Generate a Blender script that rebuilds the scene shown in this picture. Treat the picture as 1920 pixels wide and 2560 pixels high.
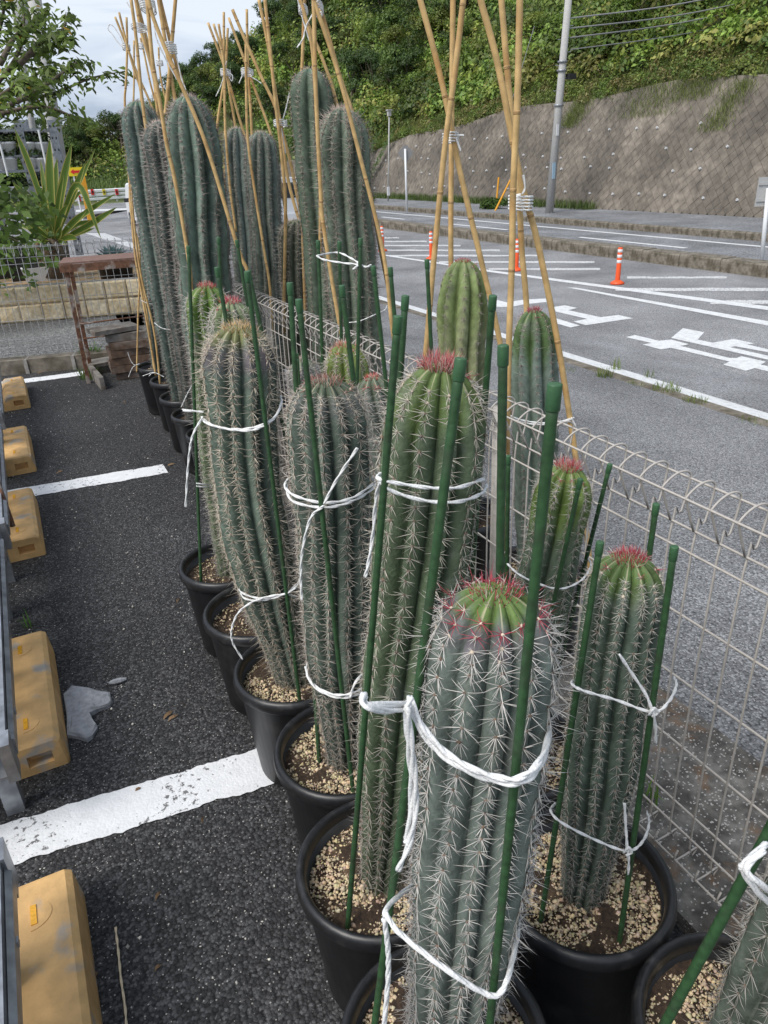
import bpy, math, random
import numpy as np
random.seed(7); RNG = np.random.default_rng(7)
rad = math.radians
scene = bpy.context.scene
for o in list(bpy.data.objects): bpy.data.objects.remove(o)

# ------------------------------------------------------------------ camera
FPX = 1820.0; CAMH = 1.55            # focal length in photo pixels (1920 x 2560), eye height
def unit(v):
    v = np.asarray(v, float); return v / np.linalg.norm(v)
_up = -unit([1150 - 960, 5000 - 1280, FPX])            # vertical vanishing point
_r = np.array([-40 - 960, 445 - 1280, FPX])            # vanishing point of the row of pots (world +Y)
_Y = unit(_r - _up * np.dot(_r, _up)); _X = np.cross(_Y, _up)
RC = np.array([_X, _Y, _up])                           # camera (x right, y down, z fwd) -> world
EYE = np.array([0, 0, CAMH])
cam_d = bpy.data.cameras.new('camera'); cam = bpy.data.objects.new('camera', cam_d)
scene.collection.objects.link(cam); scene.camera = cam
cam_d.sensor_fit = 'VERTICAL'; cam_d.sensor_height = 36; cam_d.lens = 36 * FPX / 2560
cam_d.clip_start = 0.05; cam_d.clip_end = 3000
from mathutils import Matrix, Vector
m = Matrix.Identity(4)
for i in range(3):
    m[i][0] = RC[i, 0]; m[i][1] = -RC[i, 1]; m[i][2] = -RC[i, 2]; m[i][3] = EYE[i]
cam.matrix_world = m

# ------------------------------------------------------------------ sky, sun, exposure
SUN_EL, SUN_AZ = 50, 255              # azimuth measured clockwise from +Y (towards the light)
w = bpy.data.worlds.new('World'); scene.world = w; w.use_nodes = True
nt = w.node_tree; N = nt.nodes; Lk = nt.links
for n in list(N): N.remove(n)
out = N.new('ShaderNodeOutputWorld'); bg = N.new('ShaderNodeBackground'); bg.inputs[1].default_value = 0.1
sky = N.new('ShaderNodeTexSky'); sky.sky_type = 'NISHITA'; sky.sun_disc = False
sky.sun_elevation = rad(SUN_EL); sky.sun_rotation = rad(SUN_AZ); sky.dust_density = 2.0
tc = N.new('ShaderNodeTexCoord'); mp = N.new('ShaderNodeMapping'); mp.inputs['Scale'].default_value = (1.3, 1.3, 4.5)
nz = N.new('ShaderNodeTexNoise'); nz.inputs['Scale'].default_value = 3.4; nz.inputs['Detail'].default_value = 5; nz.inputs['Roughness'].default_value = .52
nz.inputs['Distortion'].default_value = .5
rp = N.new('ShaderNodeValToRGB'); e = rp.color_ramp
e.elements[0].position = .38; e.elements[0].color = (1.75, 2.1, 2.8, 1)
e.elements[1].position = .62; e.elements[1].color = (4.0, 4.3, 4.75, 1)
k = e.elements.new(.48); k.color = (2.6, 3.0, 3.7, 1)
mx = N.new('ShaderNodeMix'); mx.data_type = 'RGBA'; mx.inputs[0].default_value = .9
Lk.new(tc.outputs['Generated'], mp.inputs[0]); Lk.new(mp.outputs[0], nz.inputs['Vector']); Lk.new(nz.outputs['Fac'], rp.inputs[0])
Lk.new(sky.outputs[0], mx.inputs[6]); Lk.new(rp.outputs[0], mx.inputs[7]); Lk.new(mx.outputs[2], bg.inputs[0]); Lk.new(bg.outputs[0], out.inputs[0])
sd = bpy.data.lights.new('sun', 'SUN'); so = bpy.data.objects.new('sun', sd); scene.collection.objects.link(so)
sd.energy = 1.5; sd.angle = rad(32); sd.color = (1, .96, .9)
_sv = Vector((math.sin(rad(SUN_AZ)) * math.cos(rad(SUN_EL)), math.cos(rad(SUN_AZ)) * math.cos(rad(SUN_EL)), math.sin(rad(SUN_EL))))
so.rotation_euler = _sv.to_track_quat('Z', 'Y').to_euler(); so.location = (0, 0, 30)
vs = scene.view_settings; vs.view_transform = 'Standard'; vs.look = 'None'; vs.gamma = 1; vs.use_curve_mapping = False
vs.exposure = 1.1
scene.render.engine = 'CYCLES'; scene.render.resolution_x = 768; scene.render.resolution_y = 1024

# ------------------------------------------------------------------ pixels to places
DS = 1920 / 1659.0                    # D-pixels: the photo seen 1659 wide
ZR = -0.70; AX = 1.50; SLOPE = .135   # road level; the forecourt slopes down to it from x = AX
AX2 = AX - ZR / SLOPE
def ray(px, py): return RC @ unit([px - 960, py - 1280, FPX])
def gz(px, py, z=0):
    r = ray(px, py); return EYE + r * ((z - CAMH) / r[2])
def onx(px, py, x):
    r = ray(px, py); return EYE + r * (x / r[0])
def ony(px, py, y):
    r = ray(px, py); return EYE + r * (y / r[1])
def road(px, py, lift=0):
    r = ray(px, py)                    # sloping forecourt first, then the level road
    t = (-SLOPE * -AX - CAMH + lift) / (r[2] + SLOPE * r[0]); p = EYE + r * t
    if p[0] > AX2 or t < 0: p = gz(px, py, ZR + lift)
    return p
FWD = unit([RC[0, 2], RC[1, 2], 0]); SIDE = np.array([FWD[1], -FWD[0], 0])
def plane(px, py, base, off=0.0):
    """point of the ray on the upright plane through base, moved off metres towards the eye"""
    r = ray(px, py); b = np.array([base[0], base[1], 0]) - FWD * off
    return EYE + r * (np.dot(b - EYE, FWD) / np.dot(r, FWD))
def planeD(x, y, base, off=0.0): return plane(x * DS, y * DS, base, off)
def depth(p): return float(np.dot(RC[:, 2], np.asarray(p) - EYE))

# ------------------------------------------------------------------ materials
MATS = {}
def sock(n, *names):
    for s in names:
        if s in n.inputs: return n.inputs[s]
def mat(name, col, rough=.6, var=.0, scale=20, bump=0, bscale=None, metal=0, spec=.5, attr=None, col2=None, lo=.4, hi=.6, detail=4, transl=0, coords='Object', extra=None):
    if name in MATS: return MATS[name]
    M = bpy.data.materials.new(name); M.use_nodes = True; t = M.node_tree; n = t.nodes; l = t.links
    b = n['Principled BSDF']; b.inputs['Roughness'].default_value = rough; b.inputs['Metallic'].default_value = metal
    sock(b, 'Specular IOR Level', 'Specular').default_value = spec
    tcn = n.new('ShaderNodeTexCoord'); vec = tcn.outputs[coords]
    c = n.new('ShaderNodeRGB'); c.outputs[0].default_value = (*col, 1); cur = c.outputs[0]
    if attr:
        a = n.new('ShaderNodeAttribute'); a.attribute_name = attr; cur = a.outputs['Color']
    if col2 is not None:
        z = n.new('ShaderNodeTexNoise'); z.inputs['Scale'].default_value = scale; z.inputs['Detail'].default_value = detail; l.new(vec, z.inputs['Vector'])
        mr = n.new('ShaderNodeMapRange'); mr.inputs[1].default_value = lo; mr.inputs[2].default_value = hi; l.new(z.outputs['Fac'], mr.inputs[0])
        mi = n.new('ShaderNodeMix'); mi.data_type = 'RGBA'; l.new(mr.outputs[0], mi.inputs[0]); l.new(cur, mi.inputs[6]); mi.inputs[7].default_value = (*col2, 1); cur = mi.outputs[2]
    if var:
        z = n.new('ShaderNodeTexNoise'); z.inputs['Scale'].default_value = scale * 3.1; z.inputs['Detail'].default_value = 6; l.new(vec, z.inputs['Vector'])
        mr = n.new('ShaderNodeMapRange'); mr.inputs[1].default_value = .3; mr.inputs[2].default_value = .7; mr.inputs[3].default_value = 1 - var; mr.inputs[4].default_value = 1 + var; l.new(z.outputs['Fac'], mr.inputs[0])
        vm = n.new('ShaderNodeVectorMath'); vm.operation = 'SCALE'; l.new(cur, vm.inputs[0]); l.new(mr.outputs[0], vm.inputs['Scale']); cur = vm.outputs[0]
    if bump:
        z = n.new('ShaderNodeTexNoise'); z.inputs['Scale'].default_value = bscale or scale * 2; z.inputs['Detail'].default_value = 5; l.new(vec, z.inputs['Vector'])
        bp = n.new('ShaderNodeBump'); bp.inputs['Strength'].default_value = bump; bp.inputs['Distance'].default_value = .004; l.new(z.outputs['Fac'], bp.inputs['Height']); l.new(bp.outputs[0], b.inputs['Normal'])
    if extra: cur = extra(M, n, l, vec, cur, b) or cur
    l.new(cur, b.inputs['Base Color'])
    if transl:
        tr = n.new('ShaderNodeBsdfTranslucent'); l.new(cur, tr.inputs[0]); ms = n.new('ShaderNodeMixShader'); ms.inputs[0].default_value = transl
        l.new(b.outputs[0], ms.inputs[1]); l.new(tr.outputs[0], ms.inputs[2]); l.new(ms.outputs[0], n['Material Output'].inputs[0])
    MATS[name] = M; return M

def asphalt(name, stones, dark, light, speck, speckcut, bumpd, big=None):
    """asphalt: cells of aggregate, pale specks, slow blotches, relief"""
    def f(M, n, l, vec, cur, b):
        wz = n.new('ShaderNodeTexNoise'); wz.inputs['Scale'].default_value = stones * 1.3; wz.inputs['Detail'].default_value = 3; l.new(vec, wz.inputs['Vector'])
        va = n.new('ShaderNodeVectorMath'); va.operation = 'MULTIPLY_ADD'; va.inputs[1].default_value = (1.1 / stones,) * 3; l.new(wz.outputs['Color'], va.inputs[0]); l.new(vec, va.inputs[2])
        v = n.new('ShaderNodeTexVoronoi'); v.inputs['Scale'].default_value = stones; l.new(va.outputs[0], v.inputs['Vector'])
        se = n.new('ShaderNodeSeparateColor'); l.new(v.outputs['Color'], se.inputs[0])
        r = n.new('ShaderNodeMapRange'); r.inputs[1].default_value = .0; r.inputs[2].default_value = 1; l.new(se.outputs[0], r.inputs[0])
        mi = n.new('ShaderNodeMix'); mi.data_type = 'RGBA'; mi.inputs[6].default_value = (*dark, 1); mi.inputs[7].default_value = (*light, 1)
        pw = n.new('ShaderNodeMath'); pw.operation = 'POWER'; pw.inputs[1].default_value = 2.2; l.new(r.outputs[0], pw.inputs[0]); l.new(pw.outputs[0], mi.inputs[0])
        # gaps between stones
        gp = n.new('ShaderNodeMapRange'); gp.inputs[1].default_value = .45; gp.inputs[2].default_value = .8; gp.inputs[3].default_value = 1; gp.inputs[4].default_value = .35; l.new(v.outputs['Distance'], gp.inputs[0])
        vm = n.new('ShaderNodeVectorMath'); vm.operation = 'SCALE'; l.new(mi.outputs[2], vm.inputs[0]); l.new(gp.outputs[0], vm.inputs['Scale'])
        # pale specks of finer grit
        v2 = n.new('ShaderNodeTexVoronoi'); v2.inputs['Scale'].default_value = stones * 1.35; l.new(vec, v2.inputs['Vector'])
        s2 = n.new('ShaderNodeSeparateColor'); l.new(v2.outputs['Color'], s2.inputs[0])
        z = n.new('ShaderNodeTexNoise'); z.inputs['Scale'].default_value = 2.3; z.inputs['Detail'].default_value = 3; l.new(vec, z.inputs['Vector'])
        ad = n.new('ShaderNodeMath'); ad.operation = 'MULTIPLY_ADD'; ad.inputs[1].default_value = .16; l.new(z.outputs['Fac'], ad.inputs[0]); l.new(s2.outputs[1], ad.inputs[2])
        gt = n.new('ShaderNodeMath'); gt.operation = 'GREATER_THAN'; gt.inputs[1].default_value = speckcut + .08; l.new(ad.outputs[0], gt.inputs[0])
        ds = n.new('ShaderNodeMath'); ds.operation = 'LESS_THAN'; ds.inputs[1].default_value = .34; l.new(v2.outputs['Distance'], ds.inputs[0])
        an = n.new('ShaderNodeMath'); an.operation = 'MULTIPLY'; l.new(gt.outputs[0], an.inputs[0]); l.new(ds.outputs[0], an.inputs[1])
        m2 = n.new('ShaderNodeMix'); m2.data_type = 'RGBA'; l.new(an.outputs[0], m2.inputs[0]); l.new(vm.outputs[0], m2.inputs[6]); m2.inputs[7].default_value = (*speck, 1)
        z3 = n.new('ShaderNodeTexNoise'); z3.inputs['Scale'].default_value = .9; z3.inputs['Detail'].default_value = 5; l.new(vec, z3.inputs['Vector'])
        r3 = n.new('ShaderNodeMapRange'); r3.inputs[1].default_value = .3; r3.inputs[2].default_value = .7; r3.inputs[3].default_value = .72; r3.inputs[4].default_value = 1.28; l.new(z3.outputs['Fac'], r3.inputs[0])
        v4 = n.new('ShaderNodeVectorMath'); v4.operation = 'SCALE'; l.new(m2.outputs[2], v4.inputs[0]); l.new(r3.outputs[0], v4.inputs['Scale'])
        hh = n.new('ShaderNodeMath'); hh.operation = 'MULTIPLY_ADD'; hh.inputs[1].default_value = -1.0; l.new(v.outputs['Distance'], hh.inputs[0]); l.new(se.outputs[1], hh.inputs[2])
        bp = n.new('ShaderNodeBump'); bp.inputs['Strength'].default_value = .8; bp.inputs['Distance'].default_value = bumpd; l.new(hh.outputs[0], bp.inputs['Height']); l.new(bp.outputs[0], b.inputs['Normal'])
        return v4.outputs[0]
    return mat(name, (.05, .05, .05), rough=.85, spec=.3, extra=f)

ASPH = asphalt('coarse_dark_asphalt', 140, (.03, .03, .031), (.115, .115, .118), (.36, .35, .33), .93, .0042)
ASPL = asphalt('worn_grey_asphalt', 115, (.18, .18, .183), (.40, .40, .403), (.55, .54, .53), .87, .003)
ROADM = asphalt('road_asphalt', 70, (.25, .25, .256), (.37, .37, .376), (.44, .44, .44), .9, .003)
ROADF = asphalt('far_lane_asphalt', 30, (.23, .235, .245), (.31, .315, .325), (.3, .3, .3), .95, .002)
def wornpaint(M, n, l, vec, cur, b):
    z = n.new('ShaderNodeTexNoise'); z.inputs['Scale'].default_value = 55; z.inputs['Detail'].default_value = 6; z.inputs['Roughness'].default_value = .65; l.new(vec, z.inputs['Vector'])
    z2 = n.new('ShaderNodeTexNoise'); z2.inputs['Scale'].default_value = 5; l.new(vec, z2.inputs['Vector'])
    a = n.new('ShaderNodeMath'); a.operation = 'MULTIPLY_ADD'; a.inputs[1].default_value = .35; l.new(z2.outputs['Fac'], a.inputs[0]); l.new(z.outputs['Fac'], a.inputs[2])
    g = n.new('ShaderNodeMapRange'); g.inputs[1].default_value = .785; g.inputs[2].default_value = .82; l.new(a.outputs[0], g.inputs[0])
    m2 = n.new('ShaderNodeMix'); m2.data_type = 'RGBA'; l.new(g.outputs[0], m2.inputs[0]); l.new(cur, m2.inputs[6]); m2.inputs[7].default_value = (.16, .16, .16, 1)
    v = n.new('ShaderNodeTexVoronoi'); v.inputs['Scale'].default_value = 120; l.new(vec, v.inputs['Vector'])
    ad = n.new('ShaderNodeMath'); ad.operation = 'MULTIPLY_ADD'; ad.inputs[1].default_value = .5; l.new(v.outputs['Distance'], ad.inputs[0]); l.new(a.outputs[0], ad.inputs[2])
    bp = n.new('ShaderNodeBump'); bp.invert = True; bp.inputs['Strength'].default_value = .6; bp.inputs['Distance'].default_value = .003; l.new(ad.outputs[0], bp.inputs['Height']); l.new(bp.outputs[0], b.inputs['Normal'])
    return m2.outputs[2]
PAINT = mat('worn_white_paint', (.74, .75, .76), rough=.7, var=.06, scale=8, extra=wornpaint)
PAINTR = mat('road_paint', (.70, .71, .71), rough=.7, var=.10, scale=14, col2=(.55, .55, .55), lo=.45, hi=.75)
PAINTW = mat('worn_zebra_paint', (.66, .66, .66), rough=.7, var=.15, scale=30, col2=(.28, .28, .28), lo=.48, hi=.62)
CONC = mat('concrete', (.30, .285, .265), rough=.9, var=.25, scale=9, col2=(.17, .16, .14), lo=.45, hi=.65, bump=.6, bscale=120)
KERBM = mat('mossy_kerb', (.20, .175, .14), rough=.9, var=.3, scale=6, col2=(.10, .085, .06), lo=.42, hi=.62, bump=.6, bscale=60)
def chev(M, n, l, vec, cur, b):
    # faint slanting growth marks on the rib flanks and pale bloom
    uv = n.new('ShaderNodeUVMap'); uv.uv_map = 'UVMap'
    sp = n.new('ShaderNodeSeparateXYZ'); l.new(uv.outputs[0], sp.inputs[0])
    ab = n.new('ShaderNodeMath'); ab.operation = 'PINGPONG'; ab.inputs[1].default_value = .5; l.new(sp.outputs[0], ab.inputs[0])
    mu = n.new('ShaderNodeMath'); mu.operation = 'MULTIPLY_ADD'; mu.inputs[1].default_value = .11; l.new(ab.outputs[0], mu.inputs[0]); l.new(sp.outputs[1], mu.inputs[2])
    cm = n.new('ShaderNodeCombineXYZ'); l.new(mu.outputs[0], cm.inputs[0])
    fl = n.new('ShaderNodeMath'); fl.operation = 'FLOOR'; a5 = n.new('ShaderNodeMath'); a5.operation = 'ADD'; a5.inputs[1].default_value = .5; l.new(sp.outputs[0], a5.inputs[0]); l.new(a5.outputs[0], fl.inputs[0]); l.new(fl.outputs[0], cm.inputs[1])
    z = n.new('ShaderNodeTexNoise'); z.inputs['Scale'].default_value = 34; z.inputs['Detail'].default_value = 3; l.new(cm.outputs[0], z.inputs['Vector'])
    r = n.new('ShaderNodeMapRange'); r.inputs[1].default_value = .3; r.inputs[2].default_value = .7; r.inputs[3].default_value = .80; r.inputs[4].default_value = 1.2; l.new(z.outputs['Fac'], r.inputs[0])
    v = n.new('ShaderNodeVectorMath'); v.operation = 'SCALE'; l.new(cur, v.inputs[0]); l.new(r.outputs[0], v.inputs['Scale'])
    z2 = n.new('ShaderNodeTexNoise'); z2.inputs['Scale'].default_value = 420; z2.inputs['Detail'].default_value = 2; l.new(vec, z2.inputs['Vector'])
    r2 = n.new('ShaderNodeMapRange'); r2.inputs[1].default_value = .72; r2.inputs[2].default_value = .76; l.new(z2.outputs['Fac'], r2.inputs[0])
    m2 = n.new('ShaderNodeMix'); m2.data_type = 'RGBA'; l.new(r2.outputs[0], m2.inputs[0]); l.new(v.outputs[0], m2.inputs[6]); m2.inputs[7].default_value = (.08, .08, .06, 1)
    return m2.outputs[2]
STEM = mat('cactus_skin', (.1, .15, .1), rough=.58, spec=.32, var=.22, scale=14, attr='Col', col2=(.20, .21, .185), lo=.58, hi=.85, detail=7, bump=.4, bscale=160, extra=chev)
SPINE = mat('cactus_spine', (.7, .6, .5), rough=.6, spec=.3, attr='Col')
POT = mat('black_plastic', (.012, .012, .013), rough=.42, spec=.5, var=.3, scale=12, col2=(.045, .043, .04), lo=.52, hi=.8, bump=.05, bscale=30)
RIM = mat('black_plastic_rim', (.014, .014, .015), rough=.38, spec=.5, var=.3, scale=25, col2=(.06, .058, .055), lo=.55, hi=.85)
SOIL = mat('potting_soil', (.045, .028, .017), rough=.95, var=.5, scale=40, col2=(.13, .085, .05), lo=.5, hi=.75, bump=1, bscale=150)
GRAIN = mat('pumice_grain', (.6, .5, .36), rough=.9, attr='Col')
STAKE = mat('green_plastic_coating', (.030, .080, .030), rough=.5, spec=.45, var=.25, scale=30, col2=(.034, .062, .03), lo=.5, hi=.7, bump=.5, bscale=45)
CAP = mat('green_plastic_cap', (.045, .118, .052), rough=.5, spec=.4, var=.12, scale=60)
BAMBOO = mat('dry_bamboo', (.58, .39, .17), rough=.5, spec=.35, var=.25, scale=9, col2=(.42, .23, .08), lo=.5, hi=.75)
NODE = mat('bamboo_node', (.42, .26, .11), rough=.6, var=.3, scale=40)
ROPE = mat('white_twine', (.80, .80, .79), rough=.8, var=.12, scale=90, bump=.4, bscale=400)
ROPEG = mat('straw_rope', (.62, .52, .36), rough=.9, var=.15, scale=90)
WIRE = mat('beige_coated_wire', (.46, .425, .385), rough=.5, var=.1, scale=30)
WIREG = mat('grey_coated_wire', (.36, .36, .36), rough=.5, var=.1, scale=30)
STOPM = mat('ochre_resin_stop', (.66, .41, .17), rough=.65, var=.16, scale=7, col2=(.40, .36, .31), lo=.58, hi=.66, detail=8, bump=.3, bscale=90)
REFL = mat('amber_reflector', (.75, .38, .03), rough=.25, var=.2, scale=60)
GALV = mat('galvanised_steel', (.33, .345, .37), rough=.38, metal=.55, var=.25, scale=10, col2=(.22, .23, .25), lo=.45, hi=.7, bump=.15, bscale=25)
RUST = mat('rusty_steel', (.15, .07, .04), rough=.85, var=.4, scale=12, col2=(.30, .26, .23), lo=.52, hi=.62, bump=.5)
WOOD = mat('weathered_timber', (.12, .075, .05), rough=.85, var=.35, scale=8, col2=(.20, .17, .15), lo=.45, hi=.7, bump=.5, bscale=60)
WOODG = mat('grey_timber', (.20, .185, .165), rough=.85, var=.3, scale=8, col2=(.11, .085, .065), lo=.45, hi=.7, bump=.5, bscale=60)
BLOCK = mat('split_face_block', (.60, .47, .28), rough=.9, var=.25, scale=8, col2=(.72, .62, .45), lo=.4, hi=.7, bump=1, bscale=70)
WALLM = mat('masonry_block', (.19, .165, .135), rough=.92, var=.3, scale=1.6, col2=(.13, .113, .094), lo=.40, hi=.75, detail=6, bump=.6, bscale=30, attr='Col')
JOINT = mat('masonry_joint', (.19, .165, .135), rough=.95, var=.3, scale=4)
LEAF = mat('leaf', (.1, .2, .05), rough=.5, spec=.35, attr='Col', transl=.36)
BARK = mat('bark', (.12, .095, .07), rough=.9, var=.4, scale=14, bump=1, bscale=40)
EARTH = mat('hill_earth', (.075, .10, .032), rough=.95, var=.5, scale=1.2, col2=(.09, .07, .04), lo=.5, hi=.7)
GRASSM = mat('verge', (.09, .12, .035), rough=.95, var=.4, scale=2, col2=(.14, .13, .06), lo=.5, hi=.7)
GREYP = mat('pole_concrete', (.42, .415, .40), rough=.8, var=.12, scale=6)
WHITE = mat('white_enamel', (.74, .75, .76), rough=.4, var=.05, scale=10)
BACKM = mat('grey_sign_back', (.42, .42, .41), rough=.5, var=.06, scale=8)
ORANGE = mat('orange_rubber', (.80, .10, .02), rough=.45, var=.08, scale=20)
YEL = mat('yellow_sheet', (.86, .66, .01), rough=.4)
RED = mat('red_sheet', (.72, .02, .02), rough=.4)
ORP = mat('orange_yellow_paint', (.80, .36, .02), rough=.5, var=.1)
SLATE = mat('grey_slate', (.30, .31, .33), rough=.85, var=.2, scale=20, bump=.8, bscale=50)
DRY = mat('dry_leaf', (.20, .125, .065), rough=.8, var=.3, scale=50)
DARKM = mat('dark_rubber', (.02, .02, .022), rough=.6)
CABLE = mat('cable', (.24, .24, .245), rough=.6)
GLASSD = mat('dark_glass', (.02, .025, .03), rough=.1, spec=.8)

# ------------------------------------------------------------------ mesh helpers
COL = scene.collection
class MB:
    def __init__(s): s.v = []; s.f = []; s.c = []; s.n = 0; s.uv = None
    def add(s, v, f, col=None):
        v = np.asarray(v, float).reshape(-1, 3); b = s.n; s.v.append(v); s.n += len(v)
        s.f.extend([tuple(int(i) + b for i in q) for q in f])
        s.c.append(np.tile(np.array([1, 1, 1.]), (len(v), 1)) if col is None else np.broadcast_to(np.asarray(col, float), (len(v), 3)).copy())
        return b
    def box(s, c, size, R=None, col=None):
        x, y, z = np.array(size) / 2.
        v = np.array([[-x, -y, -z], [x, -y, -z], [x, y, -z], [-x, y, -z], [-x, -y, z], [x, -y, z], [x, y, z], [-x, y, z]])
        if R is not None: v = v @ np.asarray(R).T
        s.add(v + np.asarray(c), [(0, 3, 2, 1), (4, 5, 6, 7), (0, 1, 5, 4), (1, 2, 6, 5), (2, 3, 7, 6), (3, 0, 4, 7)], col); return s
    def tube(s, pts, r, n=8, cap=True, col=None):
        pts = np.asarray(pts, float); m = len(pts); rs = np.broadcast_to(np.asarray(r, float), (m,))
        t = np.gradient(pts, axis=0); t /= np.maximum(np.linalg.norm(t, axis=1)[:, None], 1e-9)
        u = np.cross(t[0], [0, 0, 1.]); u = np.cross(t[0], [0, 1., 0]) if np.linalg.norm(u) < 1e-3 else u; u /= np.linalg.norm(u)
        a = np.arange(n) / n * 2 * np.pi; V = []
        for i in range(m):
            u = u - t[i] * np.dot(u, t[i]); u /= max(np.linalg.norm(u), 1e-9); w_ = np.cross(t[i], u)
            V.append(pts[i] + rs[i] * (np.cos(a)[:, None] * u + np.sin(a)[:, None] * w_))
        V = np.concatenate(V); F = [(i * n + j, i * n + (j + 1) % n, (i + 1) * n + (j + 1) % n, (i + 1) * n + j) for i in range(m - 1) for j in range(n)]
        if cap: F += [tuple(range(n))[::-1], tuple((m - 1) * n + j for j in range(n))]
        s.add(V, F, col); return s
    def lathe(s, prof, n=40, c=(0, 0, 0), col=None, close=False):
        P = np.asarray(prof, float); a = np.arange(n) / n * 2 * np.pi; m = len(P)
        V = np.stack([np.outer(P[:, 0], np.cos(a)), np.outer(P[:, 0], np.sin(a)), np.repeat(P[:, 1][:, None], n, 1)], -1).reshape(-1, 3) + np.asarray(c)
        F = [(i * n + j, i * n + (j + 1) % n, (i + 1) * n + (j + 1) % n, (i + 1) * n + j) for i in range(m - 1) for j in range(n)]
        s.add(V, F, col); return s
    def prism(s, poly, lo, hi, axis=2):
        P = np.asarray(poly, float); n = len(P)
        mk = lambda z: np.insert(P, axis, z, axis=1)
        s.add(np.concatenate([mk(lo), mk(hi)]), [tuple(range(n))[::-1], tuple(range(n, 2 * n))] + [(i, (i + 1) % n, n + (i + 1) % n, n + i) for i in range(n)]); return s
    def mesh(s, name, m, smooth=False):
        V = np.concatenate(s.v) if s.v else np.zeros((0, 3)); me = bpy.data.meshes.new(name); me.from_pydata(V.tolist(), [], s.f)
        C = np.concatenate(s.c); at = me.color_attributes.new('Col', 'FLOAT_COLOR', 'POINT'); at.data.foreach_set('color', np.concatenate([C, np.ones((len(C), 1))], 1).astype(np.float32).ravel())
        me.materials.append(m)
        if smooth: me.polygons.foreach_set('use_smooth', [True] * len(me.polygons))
        return me
    def build(s, name, m, parent=None, smooth=False, **kw):
        return put(name, s.mesh(name, m, smooth), parent, **kw)
def fastmesh(name, V, F, C, m, smooth=False):
    """V (n,3), F (k,3|4) int arrays, C (n,3)"""
    me = bpy.data.meshes.new(name); k, q = F.shape
    me.vertices.add(len(V)); me.vertices.foreach_set('co', V.astype(np.float32).ravel())
    me.loops.add(k * q); me.loops.foreach_set('vertex_index', F.astype(np.int32).ravel())
    me.polygons.add(k); me.polygons.foreach_set('loop_start', (np.arange(k) * q).astype(np.int32)); me.polygons.foreach_set('loop_total', np.full(k, q, np.int32))
    me.update(calc_edges=True)
    at = me.color_attributes.new('Col', 'FLOAT_COLOR', 'POINT'); at.data.foreach_set('color', np.concatenate([C, np.ones((len(C), 1))], 1).astype(np.float32).ravel())
    me.materials.append(m)
    if smooth: me.polygons.foreach_set('use_smooth', np.ones(k, bool))
    return me
def tag(o, label=None, cat=None, group=None, kind=None):
    if label: o['label'] = label
    if cat: o['category'] = cat
    if group: o['group'] = group
    if kind: o['kind'] = kind
    return o
def put(name, me, parent=None, label=None, cat=None, group=None, kind=None, loc=None):
    o = bpy.data.objects.new(name, me); COL.objects.link(o)
    if loc is not None: o.location = loc
    if parent is not None:
        o.parent = parent
        if loc is None: o.location = -Vector(parent_world(parent))   # meshes are made in world coordinates
    return tag(o, label, cat, group, kind)
def parent_world(p):
    v = Vector((0, 0, 0))
    while p is not None: v = v + Vector(p.location); p = p.parent
    return v
def thing(name, loc, label, cat, group=None):
    o = bpy.data.objects.new(name, None); COL.objects.link(o); o.location = [float(a) for a in loc]; o.empty_display_size = .1
    return tag(o, label, cat, group)
def spline(pts, n):
    """Catmull-Rom through pts, n samples"""
    P = np.asarray(pts, float)
    if len(P) == 2: return P[0] + (P[1] - P[0]) * np.linspace(0, 1, n)[:, None]
    Q = np.concatenate([[2 * P[0] - P[1]], P, [2 * P[-1] - P[-2]]]); res = []
    for tt in np.linspace(0, len(P) - 1 - 1e-6, n):
        i = int(tt); f = tt - i; a, b, c, d = Q[i:i + 4]
        res.append(.5 * (2 * b + (c - a) * f + (2 * a - 5 * b + 4 * c - d) * f * f + (3 * b - a - 3 * c + d) * f ** 3))
    return np.array(res)
def sheet(name, pts, m, kind='structure', **kw):
    mb = MB(); mb.add(pts, [tuple(range(len(pts)))]); return mb.build(name, m, kind=kind, **kw)

# ------------------------------------------------------------------ ground, forecourt, roads
G0 = ZR - .03
sheet('ground', [(-900, -300, G0), (900, -300, G0), (900, 1500, G0), (-900, 1500, G0)], GRASSM)
LY = 12.0
sheet('parking_lot', [(-30, -8, 0), (.985, -8, 0), (.985, LY, 0), (-30, LY, 0)], ASPH)
GX = 5.02                                   # weedy gutter line between forecourt and carriageway
def sl(x): return -SLOPE * (x - AX)
fo = MB(); dG = GX - AX; d2 = AX2 - AX
fo.add([(AX, -8, 0), (GX, -8, sl(GX)), (GX, LY + dG, sl(GX)), (AX, LY, 0)], [(0, 1, 2, 3)])
fo.add([(AX, LY, 0), (GX, LY + dG, sl(GX)), (-30, LY + dG, sl(GX)), (-30, LY, 0)], [(0, 1, 2, 3)])
fo.build('forecourt', ASPL, kind='structure')
rd = MB()
rd.add([(GX, -8, sl(GX)), (AX2, -8, ZR), (AX2, LY + d2, ZR), (GX, LY + dG, sl(GX))], [(0, 1, 2, 3)])
rd.add([(GX, LY + dG, sl(GX)), (AX2, LY + d2, ZR), (-30, LY + d2, ZR), (-30, LY + dG, sl(GX))], [(0, 1, 2, 3)])
MX = 11.95                                  # near face of the median kerb
rd.add([(AX2, -8, ZR), (MX, -8, ZR), (MX, 62, ZR), (AX2, 62, ZR)], [(0, 1, 2, 3)])
rd.add([(-30, LY + d2, ZR), (AX2, LY + d2, ZR), (AX2, 62, ZR), (-30, 62, ZR)], [(0, 1, 2, 3)])
rd.build('road', ROADM, kind='structure')
FX = 16.25                                  # kerb of the far pavement
sheet('far_carriageway', [(MX + .4, -8, ZR + .002), (FX, -8, ZR + .002), (FX, 62, ZR + .002), (MX + .4, 62, ZR + .002)], ROADF)
WX = 19.55
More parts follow.
